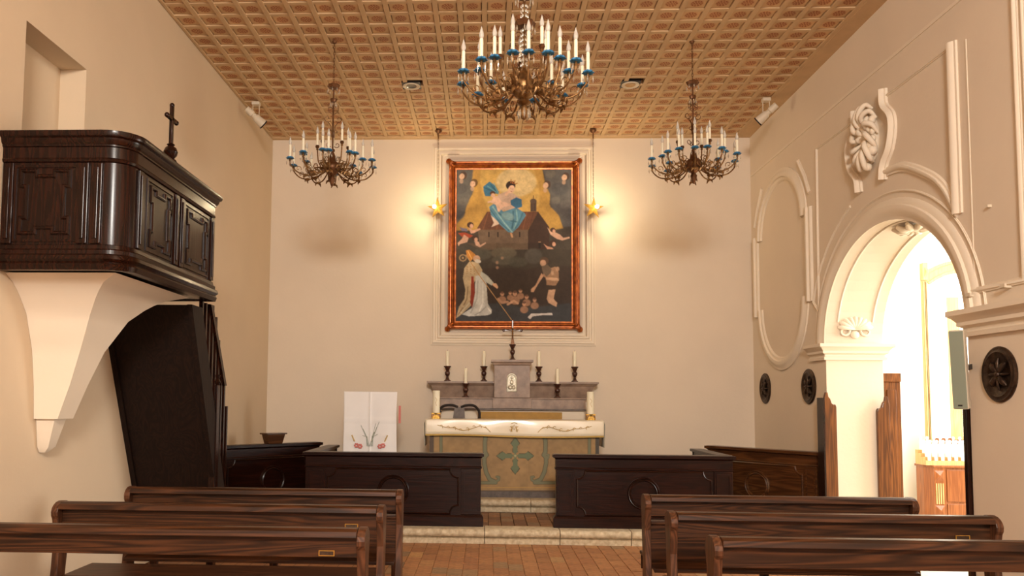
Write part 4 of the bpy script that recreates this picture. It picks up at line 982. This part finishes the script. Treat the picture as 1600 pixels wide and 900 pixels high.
# church
p_.poly(A([(280, 712), (750, 712), (750, 900), (300, 900)]), (112, 92, 76)); p_.poly(B([(190, 0), (800, 0), (800, 60), (330, 70)]), (98, 80, 64), .9, 3)
p_.poly(A([(272, 700), (365, 545), (850, 545), (750, 715), (300, 715)]), (104, 66, 48))
for k in range(8): p_.line(A([(380+k*62-k*2, 550), (330+k*62, 710)]), 1.5, (78, 48, 38) if k % 2 else (140, 92, 62), .8, 1)
p_.poly(A([(750, 715), (845, 545), (950, 690), (950, 900), (750, 900)]), (62, 42, 34)); p_.poly(B([(800, 0), (955, 0), (955, 40), (800, 60)]), (56, 40, 32), .8, 2)
p_.poly(A([(772, 440), (828, 440), (828, 545), (772, 545)]), (84, 66, 56)); EA(800, 445, 31, 22, (92, 76, 66)); p_.line(A([(800, 425), (800, 395)]), 1.5, (80, 60, 50))
for x in (785, 812): p_.line(A([(x, 470), (x, 535)]), 1, (54, 42, 38), .8)
for x in (383, 468, 672): p_.line(A([(x, 740), (x, 778)]), 3, (48, 36, 30))
p_.line(A([(858, 835), (858, 880)]), 5, (34, 26, 24)); p_.line(A([(850, 830), (866, 830)]), 2, (150, 120, 96))
# clouds under the church
for x, y, rx, ry, c in ((330, 110, 110, 60, (84, 82, 72)), (560, 100, 130, 60, (104, 96, 80)), (560, 170, 120, 50, (92, 88, 76)), (700, 190, 100, 50, (80, 78, 68)), (860, 130, 90, 80, (84, 80, 74)), (1050, 100, 110, 60, (66, 58, 50)), (200, 60, 80, 40, (72, 66, 58))): EB(x, y, rx, ry, c, .75, 0, 7)
p_.poly(B([(60, 260), (420, 250), (640, 250), (780, 270), (880, 240), (1240, 230), (1240, 640), (60, 640)]), (56, 42, 36), .75, 8)
p_.poly(B([(60, 640), (500, 600), (800, 650), (1240, 600), (1240, 790), (60, 790)]), (58, 62, 68), .85, 6)
# Virgin: rays of mantle, robe, head, child
p_.poly(A([(330, 310), (390, 262), (440, 300), (478, 360), (470, 380), (430, 372), (400, 400), (350, 400), (335, 360)]), (62, 116, 148), 1, 1)
for k in range(4): p_.line(A([(470, 375), (340+k*30, 320-k*14)]), 2, (112, 168, 178) if k % 2 else (38, 84, 104), .8, 1)
p_.poly(A([(470, 385), (560, 350), (620, 380), (680, 420), (692, 480), (660, 520), (480, 540), (440, 470)]), (196, 168, 150))
p_.poly(A([(385, 500), (430, 470), (520, 545), (640, 505), (720, 560), (730, 580), (660, 690), (600, 745), (560, 735), (470, 650), (410, 600)]), (90, 138, 164), 1, 1)
p_.poly(A([(585, 440), (640, 410), (690, 430), (695, 500), (640, 515), (590, 480)]), (54, 102, 136))
p_.poly(A([(400, 575), (470, 640), (480, 660), (405, 690), (430, 650)]), (214, 190, 172))
for l, c in (([(420, 500), (520, 640), (600, 735)], (150, 190, 192)), ([(400, 530), (480, 640), (570, 720)], (60, 104, 122)), ([(610, 540), (612, 640), (600, 700)], (50, 96, 116)), ([(640, 530), (650, 620), (620, 700)], (140, 184, 188)), ([(700, 560), (660, 660), (630, 700)], (64, 112, 130)), ([(480, 560), (540, 620), (640, 640)], (54, 100, 120))): p_.line(A(l), 3, c, .8, 1)
EA(560, 590, 60, 40, (150, 178, 176), .5, .3, 5)
p_.poly(A([(580, 740), (600, 745), (612, 785), (595, 788)]), (206, 160, 120))
EA(588, 300, 46, 44, (44, 30, 26)); EA(594, 335, 30, 40, (224, 186, 158), 1, .35); p_.line(A([(560, 365), (545, 385)]), 6, (214, 176, 150)); EA(587, 326, 3, 2, (50, 34, 30)); EA(606, 333, 3, 2, (50, 34, 30)); p_.line(A([(590, 356), (600, 358)]), 1, (160, 74, 62))
for k, (x, y) in enumerate(((587, 245), (606, 258), (624, 255), (645, 278))): p_.line(A([(590+k*14, 275+k*4), (x+4, y)]), 2, (170, 100, 40))
p_.poly(A([(430, 400), (470, 400), (500, 450), (580, 470), (585, 490), (520, 500), (500, 520), (480, 550), (465, 540), (450, 480), (400, 460), (370, 465), (372, 450), (410, 440)]), (222, 184, 160))
EA(418, 372, 26, 20, (90, 60, 44)); EA(422, 392, 20, 20, (220, 180, 154))
# angels
for pts, c in (([(190, 690), (230, 720), (300, 700), (305, 712), (245, 745), (215, 750)], (206, 160, 136)), ([(95, 745), (160, 740), (235, 770), (205, 790), (130, 780)], (170, 74, 46)), ([(150, 760), (195, 790), (180, 830), (110, 850), (100, 870), (90, 840), (130, 800)], (208, 166, 142)), ([(105, 690), (180, 705), (185, 730), (130, 725)], (120, 112, 130)),
               ([(240, 800), (290, 830), (300, 860), (355, 830), (356, 842), (300, 880), (260, 860)], (200, 160, 138)), ([(930, 690), (955, 720), (1010, 740), (1050, 760), (1080, 790), (1140, 780), (1140, 795), (1070, 815), (1020, 800), (960, 760)], (208, 168, 144)), ([(895, 845), (930, 870), (975, 880), (990, 895), (930, 895)], (198, 150, 126))): p_.poly(A(pts), c)
for x, y, r in ((212, 675, 26), (255, 800, 24), (985, 722, 20), (985, 845, 26)):
    EA(x-3, y-6, r+6, r+2, (70, 46, 36)); EA(x+8, y+5, r*.65, r*.8, (206, 160, 136))
# bishop
p_.poly(B([(165, 250), (215, 185), (300, 190), (345, 270), (330, 330), (290, 340), (250, 420), (240, 620), (130, 720), (80, 755), (110, 640), (165, 560), (175, 470), (150, 350)]), (186, 166, 134))
p_.poly(B([(275, 330), (330, 320), (385, 400), (400, 610), (440, 670), (435, 710), (390, 725), (210, 735), (140, 715), (240, 650), (270, 500)]), (196, 198, 196), 1, 1)
p_.poly(B([(330, 280), (400, 330), (460, 400), (440, 425), (370, 385), (325, 330)]), (178, 182, 176)); p_.poly(B([(445, 405), (485, 405), (505, 440), (495, 458), (450, 425)]), (216, 176, 146))
p_.poly(B([(232, 335), (258, 335), (262, 400), (270, 500), (245, 650), (222, 600), (230, 480)]), (140, 50, 28))
p_.poly(B([(180, 75), (215, 65), (270, 110), (282, 130), (225, 185), (190, 130)]), (198, 134, 60)); p_.line(B([(200, 80), (240, 160)]), 1.5, (236, 190, 110))
EB(288, 155, 36, 34, (196, 160, 132)); EB(300, 182, 32, 20, (206, 200, 190), 1, .2); EB(150, 148, 40, 38, (150, 124, 92)); EB(150, 148, 27, 25, (60, 50, 42)); EB(150, 148, 12, 12, (150, 124, 92))
p_.line(B([(180, 120), (240, 210), (320, 330), (640, 772)]), 2, (176, 140, 96))
for l, c in (([(300, 380), (290, 560), (230, 700)], (150, 152, 152)), ([(350, 400), (350, 600), (300, 720)], (226, 228, 226)), ([(380, 640), (330, 690), (270, 722)], (140, 142, 142)), ([(160, 620), (190, 560), (200, 440)], (120, 96, 70)), ([(130, 700), (180, 640), (215, 600)], (214, 204, 180)), ([(100, 720), (150, 650)], (130, 104, 76)), ([(400, 650), (430, 690)], (240, 240, 236))): p_.line(B(l), 2.5, c, .8, 1)
for k in range(14): EB(190+(k*37) % 110, 235+(k*23) % 90, 6, 6, (150, 112, 62), .8)
# hermit
p_.poly(B([(1000, 260), (1080, 235), (1110, 290), (1115, 370), (1080, 430), (990, 420), (985, 350), (950, 330), (965, 290)]), (156, 122, 96))
p_.poly(B([(940, 300), (960, 330), (900, 420), (860, 490), (835, 492), (832, 465), (880, 420)]), (190, 150, 122)); p_.poly(B([(980, 345), (1040, 345), (1100, 350), (1115, 375), (1060, 378), (985, 368)]), (206, 168, 138))
p_.poly(B([(980, 430), (1085, 425), (1080, 470), (1030, 470), (990, 480)]), (62, 48, 38)); p_.poly(B([(1010, 470), (1080, 465), (1060, 560), (1098, 600), (1088, 640), (1010, 600), (992, 560)]), (200, 162, 134))
EB(965, 180, 46, 42, (96, 72, 56)); EB(955, 200, 30, 34, (190, 152, 126)); p_.poly(B([(940, 230), (1000, 215), (1040, 260), (1030, 300), (990, 340), (950, 290)]), (104, 88, 74), 1, 1)
EB(1100, 260, 18, 24, (196, 158, 130), .7, 0, 2); EB(1050, 300, 14, 24, (206, 170, 142), .6, 0, 2)
# souls
for x, y, s in ((545, 510, 1), (625, 500, .8), (672, 505, 1.2), (728, 480, .9), (790, 540, 1), (765, 610, 1), (870, 570, 1)):
    EB(x, y+58*s, 40*s, 36*s, (166, 128, 104), .85, 0, 2); EB(x, y, 19*s, 23*s, (196, 152, 124), .9, 0, 1); EB(x, y-14*s, 20*s, 12*s, (70, 46, 38), .8, 0, 1)
p_.line(B([(600, 615), (660, 580), (700, 605)]), 5, (200, 160, 132), .9, 1); p_.line(B([(505, 560), (540, 600), (600, 590)]), 5, (190, 150, 124), .8, 1)
for x, y in ((493, 195), (495, 245), (545, 150)): EB(x, y, 14, 16, (170, 134, 110), .7, 0, 2)
p_.poly(B([(800, 745), (835, 708), (940, 705), (1045, 700), (1050, 722), (960, 722), (850, 735), (825, 765)]), (206, 200, 196))
p_.a *= (1+p_.noise(rng, 26, .12)+p_.noise(rng, 11, .12)+p_.noise(rng, 4, .09))[..., None]
cv_ = p_.obj('canvas', M['canvas'], cx0, cx1, cz0, cz1, D-.045, pic); cv_.location = -Vector(pic.location)

# ================================================================== STAR LAMPS
def star(x, y, zc, label, side, hz):
    t = thing('star_lamp', label, 'lamp', (x, y, ZC), 0, 'hanging star lamps beside the painting')
    MB().lathe([(0, 0), (.05, 0), (.05, -.012), (.03, -.03), (.008, -.045), (.008, -.12), (0, -.12)], n=16).obj('canopy', M['iron'], t, smooth=True)
    L = ZC-zc-.12; ch = MB(); k = int((L-.12)/.028)
    for i in range(k):
        a = (i % 2)*PI/2; z = -.12-i*.028
        ch.tube([(.006*math.cos(a)*math.cos(q), .006*math.sin(a)*math.cos(q), z-.014+.017*math.sin(q)) for q in [2*PI*j/8 for j in range(8)]], .0022, 4, True)
    ch.obj('chain', M['iron'], t)
    sb = MB(); pts = []
    for i in range(10):
        a = PI/2+i*PI/5; r = .158 if i % 2 == 0 else .058; pts.append((r*math.cos(a), 0, r*math.sin(a)))
    vs = pts+[(0, -.035, 0), (0, .035, 0)]
    sb.add(vs, [(i, (i+1) % 10, 10) for i in range(10)]+[((i+1) % 10, i, 11) for i in range(10)])
    s_ = sb.obj('star', M['gold'], t); s_.location = (0, 0, zc-ZC); s_.rotation_euler = (0, math.radians(4*side), math.radians(12*side))
    bl = MB().ball((0, 0, 0), .026, 14).obj('bulb', M['starbulb'], t, smooth=True); bl.location = (side*.045, -.055, zc-ZC+.012)
    point('star_light', (x+side*.05, y-.11, zc+.015), hz, (1, .79, .48), .04)
star(-.707, 11.42, 4.235, 'gold star lamp with lit bulb hanging left of the painting', -1, 19)
star(1.475, 11.44, 4.235, 'gold star lamp with lit bulb hanging right of the painting', 1, 19)

# ================================================================== CHANDELIERS
def arm_parts(R, z1, dip, blue, scale=1):
    a = MB()
    P = spline([(.05, 0, -.03), (.10, 0, -.07), (.20, 0, dip), (R*.78, 0, dip+.01), (R-.012, 0, -.05+z1*.6), (R, 0, z1)], 5)
    a.tube(P, .0072, 7)
    c = spiral((R*.55, dip+.06), .045, .012, -1.5, 4.2, 16); a.tube([(x, 0, z) for x, z in c], .004, 5)
    c = spiral((R*.80, dip+.055), .032, .009, 3.6, -2.0, 14); a.tube([(x, 0, z) for x, z in c], .004, 5)
    a.ball((R*.62, 0, dip-.005), .02, 8, (1.3, 1, .8))
    for s in (-1, 1): a.tube([(R*.62, 0, dip), (R*.62+.02, s*.025, dip-.012), (R*.62+.015, s*.035, dip-.04)], [.01, .012, .003], 5)
    a.lathe([(0, z1-.01), (.008, z1-.01), (.014, z1), (.008, z1+.012), (.010, z1+.03), (0, z1+.03)], (R, 0, 0), 10)
    dp = MB()
    if blue: dp.lathe([(.008, .012), (.024, .006), (.040, .012), (.036, .018), (.026, .018), (.030, .028), (.016, .026), (.012, .034), (.0, .034)], n=24, mod=lambda t, h: 1+.16*math.cos(8*t))
    else: dp.lathe([(.006, .0), (.014, .004), (.022, .02), (.012, .022), (.02, .03), (.012, .036), (.0, .036)], n=16, mod=lambda t, h: 1+.10*math.cos(6*t))
    cd = MB().lathe([(0, .03), (.0125, .03), (.0125, .15), (.010, .158), (0, .158)], n=12)
    bu = MB().lathe([(.0, .156), (.010, .158), (.016, .175), (.0155, .19), (.010, .212), (.004, .232), (.0, .245)], n=12)
    pe = MB()
    for s in (-1, 1):
        for dx_ in ((.034, 0), (0, .034)):
            x, y = s*dx_[0], s*dx_[1]
            pe.add([(x, y, -.0), (x-.006, y, -.035), (x, y-.006, -.035), (x+.006, y, -.035), (x, y+.006, -.035), (x, y, -.062)], [(0,1,2),(0,2,3),(0,3,4),(0,4,1),(5,2,1),(5,3,2),(5,4,3),(5,1,4)])
    return (a.mesh('arm', M['brass'], True), dp.mesh('drip_pan', M['blue'] if blue else M['iron'], True, 60), cd.mesh('candle', M['candle'], True), bu.mesh('bulb', M['bulb'], True), pe.mesh('pendant', M['crystal']))
TI = {}
def chandelier(loc, label, tiers, big, ph=0):
    x, y, z = loc
    t = thing('chandelier', label, 'chandelier', loc, 0, 'bronze chandeliers with blue drip pans')
    top = ZC-z
    if big:
        MB().lathe([(0, -.27), (.02, -.26), (.035, -.21), (.02, -.17), (.05, -.15), (.03, -.125), (.055, -.11), (.085, -.075), (.095, -.03), (.085, .0), (.055, .015), (.04, .06), (.02, .08), (.012, .10), (0, .10)], n=28).obj('hub', M['brass'], t, smooth=True, ang=50)
    else:
        MB().lathe([(0, -.23), (.012, -.22), (.03, -.17), (.035, -.14), (.02, -.12), (.05, -.09), (.085, -.05), (.09, -.01), (.07, .02), (.04, .04), (.03, .10), (.015, .14), (0, .14)], n=24).obj('hub', M['iron'], t, smooth=True, ang=50)
    rt_ = .62 if big else .86
    MB().tube([(0, 0, .08), (0, 0, rt_)], .011 if big else .009, 8).obj('rod', M['brass'] if big else M['iron'], t, smooth=True)
    ch = MB(); k = int((top-rt_)/.034)
    for i in range(k+1):
        a = (i % 2)*PI/2; zz_ = rt_+.012+i*.034
        ch.tube([(.008*math.cos(a)*math.cos(q), .008*math.sin(a)*math.cos(q), min(top-.002, zz_+.021*math.sin(q))) for q in [2*PI*j/8 for j in range(8)]], .003, 4, True)
    ch.obj('chain', M['iron'], t)
    MB().lathe([(0, top), (.03, top), (.02, top-.02), (.005, top-.03), (0, top-.03)], n=12).obj('ceiling_hook', M['iron'], t)
    for zd, rd in (((.41, .075), (.62, .06)) if big else ((.70, .035), (.85, .065))):
        MB().lathe([(.012, zd-.02), (rd*.75, zd-.018), (rd, zd+.008), (rd*.9, zd+.018), (rd*.75, zd), (.015, zd+.005), (.0, zd+.005)], n=24, mod=lambda q, h: 1+.09*math.cos(8*q)).obj('crown', M['iron'], t, smooth=True, ang=50)
        pe = MB()
        for i in range(8):
            a = 2*PI*i/8; px_, py_ = rd*math.cos(a), rd*math.sin(a); zz_ = zd-.02
            pe.add([(px_, py_, zz_), (px_-.006, py_, zz_-.03), (px_, py_-.006, zz_-.03), (px_+.006, py_, zz_-.03), (px_, py_+.006, zz_-.03), (px_, py_, zz_-.055)], [(0,1,2),(0,2,3),(0,3,4),(0,4,1),(5,2,1),(5,3,2),(5,4,3),(5,1,4)])
        pe.obj('crystal_fringe', M['crystal'], t, kind='stuff')
    if big:
        pc_ = MB()
        for i in range(6):
            a = 2*PI*i/6
            for zz_ in np.arange(.12, .56, .035): pc_.ball((.022*math.cos(a), .022*math.sin(a), zz_), .008, 6, (1, 1, 1.6))
        pc_.obj('bead_strand', M['crystal'], t, smooth=True, kind='stuff')
        pc2 = MB()
        for i in range(8):
            a = 2*PI*i/8; px_, py_ = .04*math.cos(a), .04*math.sin(a)
            pc2.add([(px_, py_, -.19), (px_-.008, py_, -.23), (px_, py_-.008, -.23), (px_+.008, py_, -.23), (px_, py_+.008, -.23), (px_, py_, -.27)], [(0,1,2),(0,2,3),(0,3,4),(0,4,1),(5,2,1),(5,3,2),(5,4,3),(5,1,4)])
        pc2.obj('crystal_fringe', M['crystal'], t, kind='stuff')
    for i in range(4):
        a = i*PI/2+.25; c_, s_ = math.cos(a), math.sin(a); sc = MB()
        if not big:
            for cxy, r1, a0_, a1_ in (((.06, .50), .04, -2.6, 3.6), ((.035, .60), .028, 2.8, -2.4), ((.045, .22), .032, -2.6, 3.4), ((.03, .36), .02, 2.8, -2.4)):
                sc.tube([(r*c_, r*s_, zz_) for r, zz_ in spiral(cxy, r1, .008, a0_, a1_, 18)], .0038, 5)
            sc.tube([(r*c_, r*s_, zz_) for r, zz_ in ((.012, .30), (.022, .42), (.05, .46), (.06, .47))], .004, 5)
            sc.tube([(r*c_, r*s_, zz_) for r, zz_ in ((.012, .55), (.05, .58), (.055, .64), (.045, .66))], .0035, 5)
        else:
            for cxy, r1, a0_, a1_ in (((.05, .20), .035, -2.6, 3.6), ((.045, .33), .028, 2.8, -2.4)):
                sc.tube([(r*c_, r*s_, zz_) for r, zz_ in spiral(cxy, r1, .008, a0_, a1_, 16)], .004, 5)
        sc.obj('scroll_ornament', M['iron'], t, smooth=True)
    for n, Rr, z1, dip, blue, p0 in tiers:
        key = (Rr, z1, dip, blue)
        if key not in TI: TI[key] = arm_parts(Rr, z1, dip, blue)
        am_, dp, cd, bu, pe = TI[key]
        for i in range(n):
            A_ = link('arm', am_, t); A_.rotation_euler = (0, 0, 2*PI*(i+p0)/n+ph)
            for nm, me in (('drip_pan', dp), ('candle', cd), ('bulb', bu), ('pendant', pe)):
                if nm == 'pendant' and not blue: continue
                q = link(nm, me, A_, (Rr, 0, z1+.01 if nm != 'pendant' else z1+.008))
                if nm == 'pendant': q['kind'] = 'stuff'
    return t
small = [(10, .445, 0, -.13, True, .5), (7, .32, .045, -.11, True, 0), (5, .17, .18, -.02, False, .3)]
chandelier((-1.647, 8.49, 4.01), 'chandelier hanging on the left of the nave ceiling', small, False, .1)
chandelier((2.152, 8.58, 4.05), 'chandelier hanging on the right of the nave ceiling', small, False, .42)
bigt = [(12, .44, 0, -.14, True, .5), (8, .31, .055, -.13, True, 0), (5, .17, .17, -.02, False, .3)]
chandelier((.247, 5.6, 3.755), 'largest and nearest chandelier in the middle of the nave', bigt, True, .05)

# ================================================================== CEILING FITTINGS
for k, (P, tilt) in enumerate(recess):
    t = thing('recessed_spotlight', ('recessed ceiling spotlight left of the big chandelier' if k == 0 else 'recessed ceiling spotlight right of the big chandelier with tilted lens'), 'spotlight', (P.x, P.y, ZC))
    MB().box(-.112, .112, -.107, .107, -.002, .05).obj('mounting_plate', M['black'], t)
    MB().lathe([(.055, -.004), (.105, -.004), (.107, -.010), (.10, -.016), (.08, -.014), (.06, -.004)], n=32).obj('trim_ring', M['whitemetal'], t, smooth=True)
    o = MB().lathe([(0, -.006), (.05, -.006), (.062, -.010), (.06, .0), (0, .0)], n=24).obj('lens', M['darkglass'] if k == 0 else M['goldwood'], t, smooth=True)
def corner_spot(x, y, label, s):
    t = thing('corner_spotlight', label, 'spotlight', (x, y, ZC-.005), 0, 'white spotlights in the ceiling corners')
    MB().box(-.05, .05, -.04, .04, -.04, 0).obj('junction_box', M['whitemetal'], t, bev=.004)
    MB().box(-.045, -.038, -.006, .006, -.2, -.03).box(.038, .045, -.006, .006, -.2, -.03).obj('yoke', M['whitemetal'], t)
    b_ = MB().lathe([(0, -.16), (.04, -.16), (.045, -.06), (.035, -.05), (.035, -.02), (.05, 0), (.062, .12), (0, .12)], n=24).obj('housing', M['whitemetal'], t, smooth=True)
    b_.location = (0, 0, -.2); b_.rotation_euler = Vector((-s*.62, .45, -.55)).to_track_quat('Z', 'Y').to_euler()
    MB().lathe([(.048, .119), (.064, .119), (.064, .134), (.05, .134)], n=24).obj('lens_rim', M['black'], b_, smooth=True)
    MB().lathe([(0, .119), (.05, .119), (.05, .124), (0, .126)], n=24).obj('lens', M['lampwhite'], b_, smooth=True)
corner_spot(-2.99, 10.25, 'white spotlight under the ceiling in the far left corner', -1)
corner_spot(3.48, 10.25, 'white spotlight under the ceiling in the far right corner', 1)

# ================================================================== PEWS
def pew(x0, x1, y, label, front=False):
    t = thing('pew', label, 'pew', (x0, y, 0), 0, 'brown oak pews in the nave'); L = x1-x0
    prof = [(.0, .02), (-.07, .0), (-.085, .12), (-.075, .30), (-.045, .50), (-.03, .66), (-.045, .76)]
    prof += [(.022+.092*math.cos(q), .838+.066*math.sin(q)) for q in [math.radians(d) for d in range(215, -30, -20)]]
    prof += [(.085, .74), (.075, .60), (.055, .45), (.055, .26), (.12, .16), (.36, .10), (.40, .0), (.34, .0), (.28, .04)]
    for xx in (0, L-.042):
        MB().prism(prof, YZ(xx), 0, .042).obj('end_panel', M['oak_end'], t, bev=.004)
    a, b_ = .042, L-.042
    MB().prism([(-.066, .860), (-.060, .890), (-.035, .902), (.02, .902), (.03, .89), (.03, .868), (.0, .862)], YZ(0), a, b_).obj('top_rail', M['oak'], t, bev=.003)
    MB().box(a, b_, -.008, .016, .755, .868).obj('back_board', M['oak'], t, bev=.002)
    MB().box(a, b_, .0, .40, .425, .45).obj('seat', M['oak'], t, bev=.006)
    MB().box(a, b_, .33, .352, .33, .425).obj('seat_apron', M['oak'], t)
    for xx in (.05, L/2-.03, L-.11): MB().box(xx, xx+.06, .30, .335, 0 if xx == L/2-.03 else .09, .426).obj('leg', M['oak_end'], t, bev=.004)
    MB().prism([(-.14, .395), (.0, .428), (.0, .45), (-.14, .418)], YZ(0), a, b_-.0).obj('book_shelf', M['oak'], t, bev=.003)
    if front:
        MB().box(a, b_, -.03, .02, .70, .727).obj('rail', M['oak'], t, bev=.006)
        MB().box(a, b_, .0, .02, .45, .70).obj('lower_board', M['oak'], t)
    px = L-.2
    MB().box(px-.04, px+.04, -.012, -.008, .762, .79).obj('name_plate', M['gold'], t, label='small brass name plate')
    MB().box(px-.035, px+.035, -.0135, -.012, .766, .786).obj('plate_face', M['bronze'], t)
    return t
pew(-2.60, -.60, 5.93, 'left pew nearest the altar', True)
pew(-2.66, -.62, 5.05, 'middle pew of the left row')
pew(-2.66, -.60, 4.17, 'left pew nearest the camera')
pew(1.09, 2.93, 5.83, 'right pew nearest the altar', True)
pew(1.07, 2.95, 4.95, 'middle pew of the right row')
pew(1.08, 3.1, 4.07, 'right pew nearest the camera')
